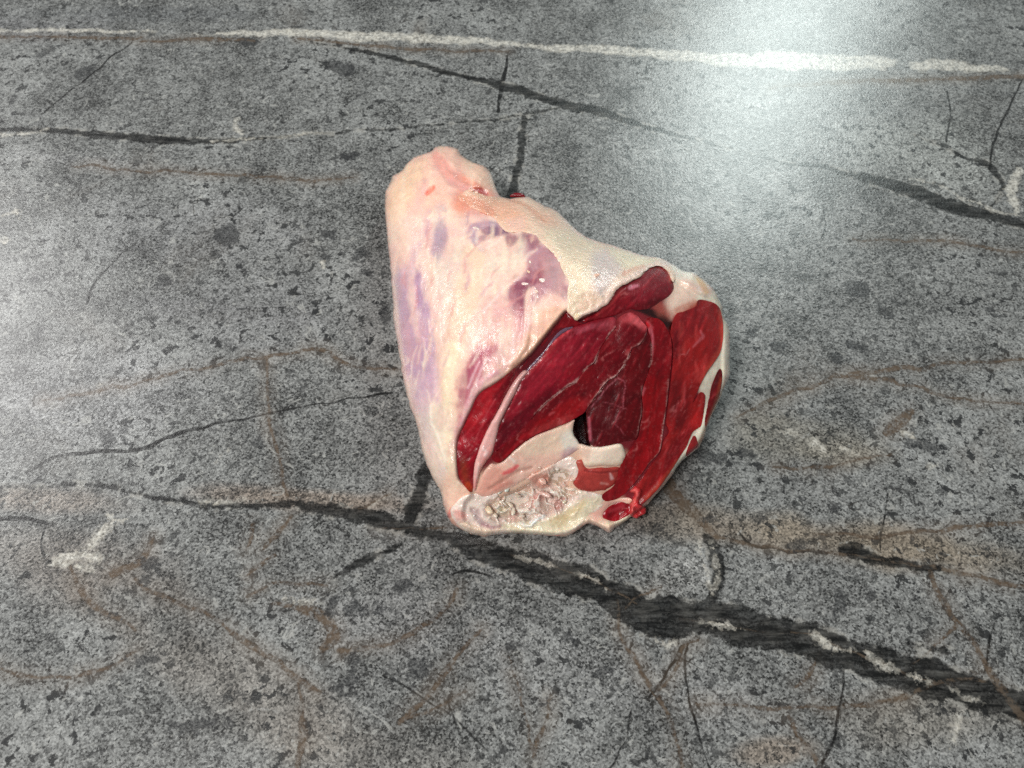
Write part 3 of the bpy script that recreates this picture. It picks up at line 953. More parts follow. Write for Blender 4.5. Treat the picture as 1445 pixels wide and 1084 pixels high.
def paint_body(b):
    # shank end
    b.fill([(540, 290), (560, 240), (610, 205), (650, 205), (700, 240), (712, 285), (660, 300), (600, 300)], (240, 196, 174), 14, 0.9)
    b.fill([(548, 270), (575, 235), (600, 225), (595, 260), (570, 300), (552, 320)], (238, 208, 172), 10, 0.7)
    b.fill([(640, 290), (650, 262), (680, 258), (700, 275), (690, 300), (660, 302)], (228, 148, 122), 8, 0.85)
    b.stroke([(617, 222), (627, 238), (640, 252), (658, 262)], [5, 6, 7, 7], (226, 160, 146), 6, 0.85, dh=-0.10)
    b.stroke([(667, 268), (678, 270), (686, 274)], [2.5, 4, 2], (168, 40, 42), 3, 0.95, dh=-0.14)
    b.stroke([(603, 273), (608, 268), (612, 265)], [2, 3, 2], (236, 108, 84), 3, 0.95)
    b.fill([(652, 214), (690, 240), (700, 268), (680, 262), (660, 240)], (244, 206, 180), 6, 0.8)
    b.stroke([(648, 250), (670, 262)], 3, (236, 150, 122), 6, 0.6)
    # left flank: lavender film over muscle
    b.fill([(556, 400), (575, 380), (612, 400), (622, 470), (620, 540), (625, 600), (600, 610), (580, 560), (566, 490)], (218, 192, 192), 34, 0.55, wob=16, scale=40)
    b.stroke([(560, 350), (562, 390), (563, 430), (564, 470), (568, 520)], 6, (172, 166, 172), 6, 0.7, taper=True)
    b.stroke([(574, 350), (576, 400), (578, 440), (582, 490), (586, 530), (594, 590)], [5, 6, 8, 8, 6, 5], (190, 150, 170), 9, 0.7, taper=True)
    b.stroke([(584, 372), (590, 392), (594, 415), (600, 435), (610, 460)], [4, 7, 7, 6, 4], (156, 120, 156), 8, 0.8, taper=True)
    b.stroke([(585, 470), (584, 482)], 3, (160, 124, 156), 6, 0.6)
    b.fill([(578, 500), (605, 500), (612, 550), (610, 600), (590, 580)], (206, 188, 200), 26, 0.5, wob=12, scale=30)
    b.stroke([(590, 505), (593, 520)], 3, (176, 150, 178), 7, 0.5)
    b.stroke([(580, 430), (584, 470), (590, 520), (600, 570)], [3, 6, 7, 4], (186, 150, 176), 9, 0.6, wob=4, taper=True)
    b.stroke([(600, 440), (606, 480), (612, 520)], [2, 4, 3], (196, 166, 186), 7, 0.5, wob=4, taper=True)
    b.stroke([(570, 360), (572, 400), (574, 440)], [2, 4, 3], (194, 164, 180), 7, 0.5, wob=4, taper=True)
    b.stroke([(606, 300), (602, 330), (600, 360)], [2, 4, 3], (206, 172, 176), 7, 0.5, wob=4)
    b.stroke([(568, 350), (572, 400), (580, 470), (594, 550), (606, 600), (616, 650)], [-16, 0, 7, 8, 1, -16], (198, 168, 186), 16, 0.5, wob=3)
    b.stroke([(600, 350), (601, 400), (604, 460), (612, 530), (618, 600)], [-13, 0, 5, 4, -13], (202, 174, 188), 13, 0.45, wob=3)
    b.stroke([(562, 330), (566, 400), (574, 470), (584, 540), (598, 600)], [2, 4, 5, 5, 3], (188, 156, 176), 8, 0.55, taper=True)
    b.stroke([(596, 340), (592, 400), (596, 460), (606, 530), (614, 590)], [2, 4, 6, 6, 3], (182, 148, 174), 8, 0.55, taper=True)
    b.stroke([(578, 350), (582, 420), (590, 480)], [2, 3, 2], (240, 206, 196), 5, 0.6, dh=0.02)
    b.stroke([(612, 360), (612, 430), (622, 500), (628, 560)], [2, 3, 3, 2], (242, 212, 192), 6, 0.6, dh=0.03)
    b.stroke([(590, 345), (584, 360), (580, 385)], 3, (196, 168, 180), 6, 0.55)
    b.stroke([(624, 300), (622, 325), (620, 345), (616, 362), (612, 390)], [5, 7, 7, 6, 3], (156, 138, 160), 8, 0.8, taper=True)
    b.stroke([(622, 295), (620, 315)], 6, (200, 180, 178), 8, 0.6)
    b.fill([(610, 370), (650, 350), (660, 390), (640, 410), (615, 420)], (222, 206, 190), 12, 0.8)
    b.stroke([(556, 280), (560, 310), (564, 340), (567, 390)], 8, (240, 214, 190), 12, 0.35, taper=True)
    b.stroke([(600, 330), (603, 370), (605, 410), (612, 450)], 5, (240, 208, 188), 8, 0.5, taper=True)
    # yellow-cream ridge
    b.stroke([(670, 360), (660, 410), (645, 460), (637, 520), (636, 580), (634, 640)], [12, 14, 10, 7, 6, 5], (240, 214, 182), 12, 0.6)
    b.stroke([(640, 490), (632, 540), (630, 600), (632, 655)], [5, 5, 4, 3], (246, 230, 196), 6, 0.8, dh=0.05)
    # purple patches of muscle showing through the film
    b.fill([(728, 340), (738, 330), (755, 332), (768, 348), (782, 360), (793, 380), (801, 400), (800, 418), (785, 415), (770, 420),
            (745, 425), (740, 460), (722, 450), (712, 420), (720, 400), (735, 385), (742, 370), (730, 360)], (168, 122, 134), 8, 0.9, wob=12, scale=18)
    b.fill([(712, 330), (720, 328), (752, 332), (762, 340), (750, 356), (720, 352)], (144, 94, 108), 4, 0.8, wob=6)
    b.fill([(735, 392), (770, 370), (782, 378), (768, 395), (752, 405), (738, 440), (726, 445), (718, 425), (724, 405)], (134, 66, 88), 7, 0.85, wob=16, scale=14)
    b.fill([(770, 368), (788, 366), (800, 398), (796, 420), (778, 410)], (182, 150, 152), 6, 0.8, wob=10)
    b.stroke([(735, 440), (738, 455), (735, 470)], 4, (158, 66, 92), 6, 0.6)
    b.fill([(722, 348), (738, 338), (742, 362), (728, 380), (700, 388), (685, 380), (700, 360)], (226, 212, 192), 7, 0.85)
    b.stroke([(672, 340), (665, 330), (668, 322), (690, 316), (710, 322)], [4, 5, 4, 4, 3], (150, 126, 152), 5, 0.8, wob=4)
    b.stroke([(685, 325), (700, 326), (714, 328)], [4, 5, 2], (128, 92, 118), 4, 0.85, dh=-0.06)
    b.stroke([(680, 337), (695, 331), (705, 329)], 3, (128, 96, 124), 4, 0.6)
    b.stroke([(674, 330), (674, 345), (680, 352)], 2, (226, 206, 196), 3, 0.8)
    for (x, y) in ((640, 328), (632, 300), (642, 308), (607, 303), (652, 322)):
        b.stroke([(x - 5, y + 2), (x, y), (x + 6, y - 1)], [0.5, 2.0, 0.6], (246, 214, 192), 2.5, 0.85, dh=0.05, wob=6, scale=6)
    # fine wrinkles in the fat
    for k in range(26):
        r = random.Random(k)
        x = r.uniform(575, 700); y = r.uniform(320, 560)
        a = math.radians(r.uniform(60, 125)); l = r.uniform(14, 46)
        b.stroke([(x, y), (x + l * 0.5 * math.cos(a) + r.uniform(-3, 3), y + l * 0.5 * math.sin(a)), (x + l * math.cos(a), y + l * math.sin(a))],
                 [0.3, 0.9, 0.3], (246, 226, 206), 1.8, 0.55, dh=0.022, seed=k)
    # pink haze and magenta fibres near the cut
    b.fill([(690, 420), (720, 430), (745, 470), (760, 480), (720, 525), (690, 540), (668, 560), (660, 540), (668, 500), (680, 460)], (224, 180, 172), 12, 0.8)
    b.fill([(644, 640), (645, 590), (650, 540), (662, 510), (676, 492), (690, 492), (684, 520), (670, 545), (658, 580), (650, 620)], (182, 92, 114), 8, 0.85, wob=10)
    b.stroke([(650, 560), (660, 525), (673, 498)], [2, 4, 2], (160, 72, 100), 5, 0.7)
    b.stroke([(686, 500), (698, 490)], 3, (176, 86, 108), 7, 0.6)
    b.stroke([(652, 600), (660, 575), (668, 556), (684, 536), (700, 525)], [2, 3, 3, 3, 2], (228, 176, 184), 4, 0.75, dh=0.03)
    b.stroke([(664, 560), (672, 540), (680, 520), (690, 505)], 1.2, (232, 196, 200), 2, 0.7, dh=0.03, seed=6)
    b.stroke([(660, 548), (668, 528), (675, 512)], 0.8, (236, 206, 210), 2, 0.6, dh=0.02, seed=9)
    b.fill([(703, 470), (722, 462), (732, 480), (725, 500), (706, 502)], (226, 196, 186), 6, 0.7)
    # thick white strands
    b.stroke([(752, 408), (746, 416), (745, 430), (744, 455), (741, 480), (732, 500), (720, 515)], [2, 4, 4, 4, 4, 3, 2], (230, 196, 184), 3, 0.85, dh=0.10)
    b.stroke([(752, 412), (757, 420), (752, 432)], 2, (232, 206, 196), 2.5, 0.7, dh=0.08)
    b.fill([(745, 470), (760, 440), (780, 430), (798, 436), (780, 458), (765, 475), (745, 498), (720, 520), (735, 490)], (234, 192, 164), 6, 0.85, dh=0.05)
    b.stroke([(716, 528), (742, 503), (764, 478), (782, 455)], 2.2, (238, 190, 156), 4, 0.75, dh=0.05)
    b.stroke([(683, 440), (690, 430), (705, 415), (720, 400), (735, 390)], 1.2, (236, 214, 206), 2.2, 0.7, dh=0.03)
    # lower left: translucent pale membrane, yellow edge near joint
    b.fill([(586, 590), (612, 575), (636, 600), (643, 650), (636, 690), (620, 690), (600, 645)], (226, 214, 202), 22, 0.75)
    b.fill([(608, 575), (620, 570), (630, 610), (638, 655), (630, 660), (612, 620)], (234, 222, 196), 6, 0.7)
    b.stroke([(608, 573), (608, 595), (616, 612), (628, 650)], 1.0, (246, 238, 220), 2, 0.8, dh=0.04)
    b.stroke([(634, 610), (637, 640), (636, 665)], 4, (240, 224, 190), 5, 0.6)
    b.stroke([(586, 592), (596, 632), (612, 672), (624, 700)], 4, (240, 222, 202), 5, 0.7)
    b.stroke([(553, 400), (560, 460), (566, 510), (575, 560), (588, 600)], 3, (236, 208, 192), 4, 0.7)
    # joint end
    b.fill([(622, 690), (640, 662), (652, 680), (668, 700), (690, 710), (700, 745), (680, 760), (640, 745)], (240, 206, 182), 7, 0.95)
    b.stroke([(632, 730), (640, 722), (650, 728), (660, 735)], [2, 4, 4, 2], (222, 116, 112), 4, 0.8)
    b.stroke([(640, 735), (652, 746), (675, 752)], 2.5, (226, 150, 122), 3, 0.7)
    # cut face ground tissue
    dc = sdf(b.u, b.v, CUTC)
    b.mixc(smooth(-1.5, 2.5, dc), (122, 30, 38))
    b.fill([(640, 700), (690, 660), (760, 625), (812, 590), (832, 630), (885, 640), (870, 690), (900, 730), (860, 750), (760, 760), (660, 755)], (238, 200, 176), 8, 0.9)
    # dark red tissue between muscles, with shade of the gaps painted in
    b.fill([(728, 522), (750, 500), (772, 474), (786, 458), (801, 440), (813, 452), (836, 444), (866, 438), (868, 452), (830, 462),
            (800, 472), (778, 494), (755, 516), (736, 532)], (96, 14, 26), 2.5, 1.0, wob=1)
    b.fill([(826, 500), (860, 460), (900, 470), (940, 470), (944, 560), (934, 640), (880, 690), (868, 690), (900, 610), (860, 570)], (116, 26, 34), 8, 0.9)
    b.fill([(888, 434), (912, 434), (945, 448), (950, 470), (940, 462), (915, 446)], (40, 8, 8), 2.5, 1.0, wob=1)  # shade in the open slit, painted near black
    # creamy right rim
    b.fill([(945, 372), (985, 388), (1012, 416), (1030, 470), (1030, 535), (1018, 560), (1000, 605), (982, 636), (950, 668),
            (948, 655), (975, 610), (990, 560), (985, 545), (1012, 500), (1018, 440), (985, 425), (955, 445), (946, 425), (950, 400)], (246, 236, 216), 4, 0.95, wob=2)
    b.fill([(950, 400), (975, 395), (985, 405), (980, 425), (955, 440), (948, 450), (938, 430)], (236, 200, 182), 6, 0.85)
    b.fill([(918, 424), (940, 430), (950, 445), (945, 452), (925, 440)], (168, 84, 72), 5, 0.7, wob=5)
    b.stroke([(955, 440), (968, 434), (980, 428)], [3, 4, 3], (196, 112, 92), 5, 0.7)
    b.stroke([(985, 390), (990, 400), (996, 410)], 3, (232, 186, 120), 4, 0.8)
    b.stroke([(1026, 545), (1012, 578), (1000, 604), (990, 625)], 3.0, (196, 138, 76), 3, 0.8)
    b.stroke([(1008, 545), (1014, 535), (1022, 520)], 3, (240, 232, 204), 4, 0.4)
    m_skin = 1 - smooth(-3, 1, dc)
    b.dh -= 0.10 * smooth(3, 12, sdf(b.u, b.v, np.array(SHEET)))
    # fibrous threads of film following the leg, some pale, some flushed
    for k in range(60):
        r = random.Random(900 + k)
        x = r.uniform(570, 770); y = r.uniform(300, 520)
        if x + 0.9 * (y - 300) > 860:
            continue
        a = math.radians(r.uniform(70, 110) if x < 660 else r.uniform(100, 150)); l = r.uniform(10, 40)
        cc = [(248, 232, 214), (214, 150, 146), (188, 150, 164), (240, 204, 180)][k % 4]
        b.stroke([(x, y), (x + l * 0.5 * math.cos(a) + r.uniform(-4, 4), y + l * 0.5 * math.sin(a)), (x + l * math.cos(a), y + l * math.sin(a))],
                 [0.3, r.uniform(0.6, 2.2), 0.3], cc, 2.5, 0.5, dh=0.015 if k % 4 in (0, 3) else -0.01, seed=k, wob=4)
    ax = b.u * 0.95 + b.v * 0.10; ay = b.v * 0.22 - b.u * 0.05
    f = fbm(ax, ay, 9, 401, 4)
    b.mixc(smooth(0.05, 0.55, f) * 0.28 * m_skin, (218, 166, 158))
    b.mixc(smooth(0.05, 0.55, -f) * 0.35 * m_skin, (246, 228, 202))
    f = fbm(b.u, b.v, 22, 431, 4)
    b.mixc(smooth(0.1, 0.6, f) * 0.28 * m_skin, (208, 164, 170))
    b.c = np.clip(b.c * (1 + m_skin[:, None] * np.array([[0.03, -0.03, -0.02]])), 0, 0.9)
    b.mottle(0.10, 30, 71)
    b.mottle(0.10, 6, 77)
    # lumpy relief
    b.dh += 0.10 * fbm(b.u, b.v, 46, 31, 3) + 0.045 * fbm(b.u * 1.5, b.v * 0.6, 9, 35, 4)
    b.dh += 0.09 * smooth(300, 270, b.v) * fbm(b.u, b.v * 1.3, 8, 39, 3)


ring = OUTC.copy()
if signed_area(ring) < 0:
    ring = ring[::-1]
P, tris, loop = triangulate(ring, 2.0, 3)
u, v = P[:, 0], P[:, 1]
b = Body(u, v, (240, 207, 190))
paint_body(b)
dout = np.where(True, seg_dist(u, v, ring, True), 0)
h = body_h(u, v) + b.dh * smooth(0, 16, dout) * (1 - 0.92 * smooth(-3, 3, sdf(u, v, CUTC))) - 0.9 * smooth(2, 12, sdf(u, v, catmull(KNUCKLE, True, 4)))
# the hole beside the bone goes deep
HOLE = [(825, 580), (829, 592), (831, 608), (834, 626), (826, 632), (817, 626), (811, 615), (808, 602), (810, 590), (817, 583)]
h = h - 1.9 * smooth(-1.0, 5.0, sdf(u, v, catmull(HOLE, True, 3)))
top = pix(u, v, np.maximum(h, 0.1) / 100.0)
L = np.array(loop)
m = len(L)
rim = top[L]
tang = np.roll(rim, -6, axis=0) - np.roll(rim, 6, axis=0)
nrm = np.stack([-tang[:, 1], tang[:, 0]], 1)
nrm /= np.linalg.norm(nrm, axis=1, keepdims=True) + 1e-9
cen = rim[:, :2].mean(0)
sgn = np.sign(np.sum(nrm * (cen[None] - rim[:, :2]), axis=1).mean())
nrm *= sgn
ker = np.ones(25) / 25
nrm = np.stack([np.convolve(np.concatenate([nrm[-12:, k], nrm[:, k], nrm[:12, k]]), ker, 'valid') for k in range(2)], 1)
rings = []
for fz, ins_ in ((0.72, 0.07), (0.42, 0.22), (0.18, 0.45), (0.0, 0.72)):
    r = rim.copy()
    hz = rim[:, 2]
    r[:, 2] = np.maximum(hz * fz, 0.0004)
    r[:, :2] = rim[:, :2] + nrm * (ins_ * np.minimum(hz, 0.035))[:, None]
    rings.append(r)
verts = np.concatenate([top] + rings)
faces = [(f[0], f[2], f[1]) for f in tris]
prev = L
nT = len(top)
for k in range(len(rings)):
    cur = nT + k * m + np.arange(m)
    for i in range(m):
        j = (i + 1) % m
        faces.append((int(prev[i]), int(prev[j]), int(cur[j]), int(cur[i])))
    prev = cur
faces.append(tuple(int(x) for x in prev))
cols = np.concatenate([b.c] + [b.c[L]] * len(rings))
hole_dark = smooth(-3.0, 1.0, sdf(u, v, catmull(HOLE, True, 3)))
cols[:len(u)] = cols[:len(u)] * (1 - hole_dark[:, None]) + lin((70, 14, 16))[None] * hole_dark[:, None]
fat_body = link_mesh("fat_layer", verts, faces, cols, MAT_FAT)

# ------------------------------------------------------------------ loose sheet of fat over the top


def skin_h(u, v):
    return base_h(u, v)


def sheet_h(u, v):
    h = base_h(u, v)
    dc = sdf(u, v, CUTC)
    return h - 0.06 * smooth(-2, 6, dc)


def paint_sheet(b):
    b.fill([(645, 275), (700, 275), (740, 300), (735, 330), (690, 305)], (238, 178, 148), 12, 0.85)
    b.stroke([(650, 280), (672, 288), (690, 300)], 5, (230, 150, 122), 6, 0.7)
    b.stroke([(718, 281), (732, 286), (745, 292), (770, 312)], 1.5, (206, 140, 112), 3, 0.6, dh=-0.03)
    b.fill([(745, 290), (775, 300), (790, 320), (760, 315)], (232, 178, 152), 8, 0.55)
    b.fill([(715, 310), (738, 306), (740, 326), (720, 324)], (240, 200, 186), 6, 0.6)
    b.fill([(770, 325), (815, 330), (850, 350), (845, 385), (820, 420), (812, 440), (800, 425), (800, 400), (785, 360)], (236, 216, 188), 9, 0.85)
    b.fill([(836, 358), (862, 354), (880, 375), (866, 395), (850, 418), (838, 410), (834, 385)], (212, 196, 192), 9, 0.85)
    b.fill([(860, 350), (905, 360), (930, 368), (905, 380), (880, 378)], (238, 224, 192), 8, 0.8)
    b.stroke([(815, 449), (840, 438), (856, 424), (870, 404), (890, 392), (908, 382), (926, 373), (940, 374)], 3.2, (240, 208, 194), 3, 0.85, dh=0.05)
    b.stroke([(880, 386), (892, 380), (908, 376)], 2, (224, 160, 140), 3, 0.6)
    b.stroke([(841, 388), (844, 387)], 1.6, (236, 168, 132), 2, 0.9, dh=0.03)
    b.stroke([(814, 446), (812, 452)], 3, (236, 214, 170), 3, 0.7)
    b.mottle(0.10, 14, 83)
    b.dh += 0.09 * fbm(b.u, b.v, 26, 91, 3) + 0.05 * fbm(b.u * 1.3, b.v * 0.7, 6, 95, 3)



patch("fat_sheet", SHEET, (240, 208, 184), MAT_SHEET, paint_sheet, 1.9, lift=0.075, dome=0.065, edge=3.5, depth=0.5,
      hfun=sheet_h, jitter=1.7, seed=12, label="loose pale sheet of fat folded over the top of the leg")

# ------------------------------------------------------------------ muscles of the cut face
SEAMS = [
    ([(869, 461), (859, 473), (846, 493), (839, 511), (826, 521), (813, 538), (800, 545), (780, 561), (763, 576), (751, 590)], [0.5, 0.8, 1.0, 0.9, 0.8, 1.6, 1.2, 0.7, 0.5, 0.3], 0.85),
    ([(911, 470), (903, 485), (891, 491), (883, 511), (869, 530), (856, 538), (843, 555), (830, 573)], [0.9, 1.0, 0.6, 0.8, 0.8, 0.9, 0.9, 0.8], 0.85),
    ([(944, 530), (941, 570), (936, 600), (934, 620), (929, 640), (915, 655), (902, 674)], [0.3, 0.6, 0.8, 0.8, 0.6, 0.6, 0.5], 0.8),
    ([(919, 482), (919, 505), (915, 520)], [0.6, 0.7, 0.4], 0.6),
    ([(907, 545), (905, 563), (906, 580), (902, 602), (897, 619)], [1.4, 0.6, 1.4, 0.5, 1.2], 0.75),
]


def muscle(name, poly, col, paint=None, mat=None, wr=0.02, ang=-0.85, lift=0.12, dome=0.20, edge=9, seed=1, grow=1.2, **kw):
    def pp(b):
        f = fbm(b.u + b.v, (b.v - b.u) * 0.4, 14, seed + 200, 4)
        b.c = np.clip(b.c * (1 + 0.35 * f)[:, None], 0, 1)
        b.mixc(smooth(0.1, 0.5, fbm(b.u, b.v, 40, seed + 220, 2)) * 0.35, (176, 44, 46))
        if paint:
            paint(b)
        al = b.u * math.cos(ang) + b.v * math.sin(ang); ac = -b.u * math.sin(ang) + b.v * math.cos(ang)
        ff = fbm(al * 0.14 + 3.0 * fbm(b.u, b.v, 30, seed + 350, 2), ac, 4.2, seed + 340, 3)
        b.c = np.clip(b.c * (1 + 0.5 * ff)[:, None], 0, 1)
        b.mixc(smooth(0.28, 0.6, ff) * 0.3, (196, 92, 88))
        b.dh += 0.02 * ff
        b.c = b.c * np.array([0.86, 0.40, 0.54])[None]
        wx, wy = b.wob(9, 22, seed + 300)
        rd = np.abs(fbm(wx * 0.7 + wy * 0.5, (wy * 0.7 - wx * 0.5) * 0.35, 15, seed + 310, 3))
        b.mixc(smooth(0.035, 0.0, rd) * smooth(0.0, 0.35, fbm(b.u, b.v, 18, seed + 320, 2)) * 0.55, (196, 104, 104))
        b.mixc(smooth(0.30, 0.42, fbm(b.u, b.v, 3.0, seed + 330, 2)) * 0.12, (190, 104, 104))
        for sl, sw, so in SEAMS:
            b.stroke(sl, [x_ * 0.7 for x_ in sw], (230, 188, 182), 1.1, so, wob=2.0, scale=7, breakup=0.3)
        b.dh += 0.05 * fbm(b.u, b.v, 26, seed + 240, 3) + wr * fbm(b.u * 0.8 + b.v * 0.55, (b.v * 0.8 - b.u * 0.55) * 0.55, 5.5, seed + 260, 3)
    return patch(name, poly, col, mat or MAT_MUSCLE, pp, 1.9, lift=lift, dome=dome, edge=edge, depth=0.5, jitter=0.6, seed=seed, grow=grow, **kw)


M_A = [(665, 693), (654, 682), (649, 672), (646.5, 655), (646.5, 638), (649, 618), (658, 597), (666, 579), (673, 563),
       (682, 553), (697, 544), (713, 532), (727, 520), (722, 536), (712, 556), (703, 574), (694, 592), (685, 609), (678, 628),
       (671, 650), (667, 672)]


def pA(b):
    b.fill([(655, 600), (690, 545), (720, 525), (700, 565), (670, 600)], (186, 40, 48), 6, 0.7)
    b.stroke([(700, 560), (712, 545), (722, 530)], 4, (120, 20, 34), 4, 0.8)
    b.stroke([(699, 562), (684, 590), (672, 620)], 0.5, (214, 120, 116), 1.4, 0.55)
    b.fill([(648, 650), (655, 645), (660, 665), (664, 690), (655, 684)], (150, 84, 44), 6, 0.8)
    b.stroke([(660, 683), (664, 690)], 3, (206, 110, 50), 3, 0.8)


muscle("muscle", M_A, (148, 20, 40), pA, seed=21, lift=0.10, dome=0.07, edge=4, label="narrow red muscle strip beside the left fat edge")

M_B = [(742, 529), (760, 511), (773, 494), (788, 477), (806, 465), (829, 457), (846, 452), (866, 449), (868, 461), (858, 473),
       (845, 493), (838, 510), (825, 520), (812, 537), (799, 544), (779, 560), (762, 575), (750, 589), (735, 606), (718, 620),
       (700, 635), (698, 628), (702, 614), (708, 599), (718, 578), (728, 558), (736, 541)]


def pB(b):
    b.fill([(745, 530), (775, 496), (800, 476), (830, 470), (825, 500), (790, 530), (750, 560), (725, 590), (728, 560)], (178, 54, 70), 10, 0.8)
    b.fill([(735, 580), (775, 550), (790, 545), (755, 580), (720, 615), (703, 628), (715, 595)], (102, 8, 32), 8, 0.8)
    b.fill([(806, 470), (850, 458), (862, 462), (845, 485), (820, 500)], (140, 32, 50), 8, 0.6)
    b.stroke([(800, 468), (830, 462), (856, 456)], [1, 2, 1], (190, 110, 116), 3, 0.6)
    b.stroke([(815, 470), (836, 460)], [1, 2.5], (196, 130, 132), 3, 0.5, breakup=0.2)
    b.fill([(838, 460), (866, 449), (868, 458), (852, 466)], (200, 116, 116), 5, 0.55, wob=6)
    b.fill([(698, 632), (705, 605), (715, 590), (722, 600), (708, 628)], (104, 10, 30), 5, 0.7)
    b.stroke([(742, 530), (760, 512), (774, 495), (790, 477), (806, 467)], 1.4, (206, 96, 90), 3, 0.6)
    for k in range(34):
        r = random.Random(100 + k)
        x = r.uniform(725, 812); y = 1140 - x * 0.83 + r.uniform(-14, 26) - 2
        l = r.uniform(4, 10); a = math.radians(r.uniform(95, 140))
        b.stroke([(x, y), (x + l * math.cos(a), y + l * math.sin(a))], 0.4, (206, 120, 122), 1.4, 0.5, dh=0.02, seed=k)


muscle("muscle", M_B, (142, 24, 44), pB, seed=22, wr=0.045, lift=0.13, dome=0.03, edge=3, label="broad upper red muscle of the cut face")

M_C = [(872, 452), (888, 443), (902, 451), (911, 466), (902, 484), (890, 491), (882, 510), (868, 529), (855, 537), (842, 554),
       (829, 572), (822, 582), (810, 589), (799, 595), (781, 602), (759, 610), (743, 619), (726, 632), (713, 645), (702, 652),
       (695, 645), (703, 638), (719, 623), (736, 609), (752, 592), (764, 578), (781, 563), (801, 547), (814, 540), (827, 523),
       (841, 513), (848, 495), (861, 475), (871, 463)]


def pC(b):
    b.fill([(870, 460), (895, 450), (908, 466), (890, 488), (860, 490)], (108, 20, 32), 6, 0.8)
    b.fill([(855, 500), (885, 492), (878, 515), (850, 540), (830, 560), (815, 560), (840, 525)], (96, 10, 24), 8, 0.7)
    b.fill([(885, 440), (905, 448), (915, 462), (905, 464), (890, 452)], (226, 150, 138), 4, 0.75, wob=5)
    b.fill([(868, 452), (888, 440), (912, 452), (918, 470), (905, 468), (893, 456), (876, 459)], (206, 122, 116), 5, 0.6, wob=8)
    b.fill([(850, 492), (880, 500), (870, 526), (845, 548), (835, 530)], (124, 14, 30), 8, 0.7)
    b.fill([(780, 575), (815, 560), (825, 575), (800, 592), (765, 606), (740, 618)], (166, 30, 34), 7, 0.8)
    b.fill([(752, 606), (790, 592), (812, 584), (800, 596), (770, 608), (748, 618)], (190, 84, 74), 3, 0.7, wob=4)
    b.fill([(770, 575), (800, 555), (815, 556), (790, 572), (772, 588)], (112, 10, 28), 6, 0.7)
    b.fill([(700, 650), (720, 632), (740, 612), (748, 616), (722, 640)], (170, 24, 36), 4, 0.7)
    b.stroke([(776, 585), (782, 582)], 1.0, (210, 130, 120), 2, 0.6)


muscle("muscle", M_C, (122, 16, 28), pC, seed=23, lift=0.115, dome=0.0, edge=2.5, grow=1.8, label="diagonal red muscle between two white seams above the bone")

M_D = [(832, 577), (846, 557), (859, 541), (871, 533), (885, 513), (894, 494), (905, 488), (914, 475), (919, 483), (918, 508),
       (911, 531), (905, 546), (903, 563), (904, 580), (900, 600), (896, 617), (876, 622), (853, 627), (835, 626), (832, 612), (830, 592)]


def pD(b):
    b.fill([(834, 580), (860, 545), (878, 545), (880, 570), (870, 600), (850, 620), (836, 620)], (86, 8, 20), 8, 0.8)
    b.fill([(880, 575), (902, 565), (902, 600), (890, 618), (874, 604)], (104, 8, 18), 5, 0.75)
    b.fill([(888, 505), (915, 490), (910, 530), (900, 555), (882, 545)], (118, 12, 22), 8, 0.6)
    b.stroke([(872, 534), (880, 538), (882, 545), (880, 560), (879, 576)], 0.25, (206, 158, 154), 1.0, 0.75)
    b.stroke([(854, 568), (862, 570), (872, 573), (879, 576), (885, 577)], 0.2, (196, 140, 136), 1.0, 0.7)
    b.stroke([(879, 576), (872, 588), (869, 597), (876, 605), (880, 612)], 0.4, (176, 120, 118), 1.2, 0.6)
    b.stroke([(834, 576), (846, 560), (858, 545), (870, 535)], 0.4, (220, 178, 172), 1.1, 0.7)
    b.stroke([(831, 590), (832, 606), (834, 622)], 1.0, (206, 150, 150), 2.2, 0.7)


muscle("muscle", M_D, (92, 10, 20), pD, seed=24, ang=-1.2, lift=0.10, dome=0.0, edge=2.5, grow=2.0, label="darkest red muscle in the middle beside the hole")

M_E = [(913, 452), (926, 451), (935, 457), (942, 470), (946, 484), (946, 508), (943, 533), (939, 570), (935, 600), (933, 616),
       (928, 638), (914, 653), (901, 672), (889, 686), (876, 699), (858, 706), (851, 700), (868, 686), (875, 663), (885, 643),
       (900, 622), (906, 600), (909, 578), (908, 560), (909, 549), (914, 534), (921, 512), (922, 490), (918, 470)]


def pE(b):
    b.fill([(912, 540), (935, 540), (936, 590), (930, 640), (900, 670), (880, 690), (905, 620)], (156, 16, 24), 6, 0.8)
    b.fill([(920, 455), (940, 465), (944, 510), (930, 530), (922, 500)], (124, 18, 30), 7, 0.7)
    b.stroke([(913, 454), (918, 462), (914, 472), (908, 484)], [1, 2.5, 1.5, 0.6], (214, 130, 124), 2.5, 0.85)
    b.stroke([(912, 456), (915, 460)], 1.5, (216, 40, 48), 2, 0.9)
    b.stroke([(919, 466), (921, 485), (920, 500), (916, 514)], [1.2, 0.8, 0.8, 0.5], (210, 150, 148), 1.8, 0.75)
    b.stroke([(910, 548), (906, 556)], 1.2, (212, 150, 146), 2, 0.7)
    for k in range(12):
        r = random.Random(300 + k)
        x = r.uniform(915, 936); y = r.uniform(520, 640)
        b.stroke([(x, y), (x + r.uniform(-2, 3), y + r.uniform(5, 14))], 0.3, (204, 90, 84), 1.3, 0.5, seed=k)


muscle("muscle", M_E, (136, 16, 26), pE, MAT_MUSCLE2, seed=25, ang=1.75, lift=0.12, dome=0.0, edge=2.5, grow=1.8, label="long upright red muscle strip right of the dark centre")

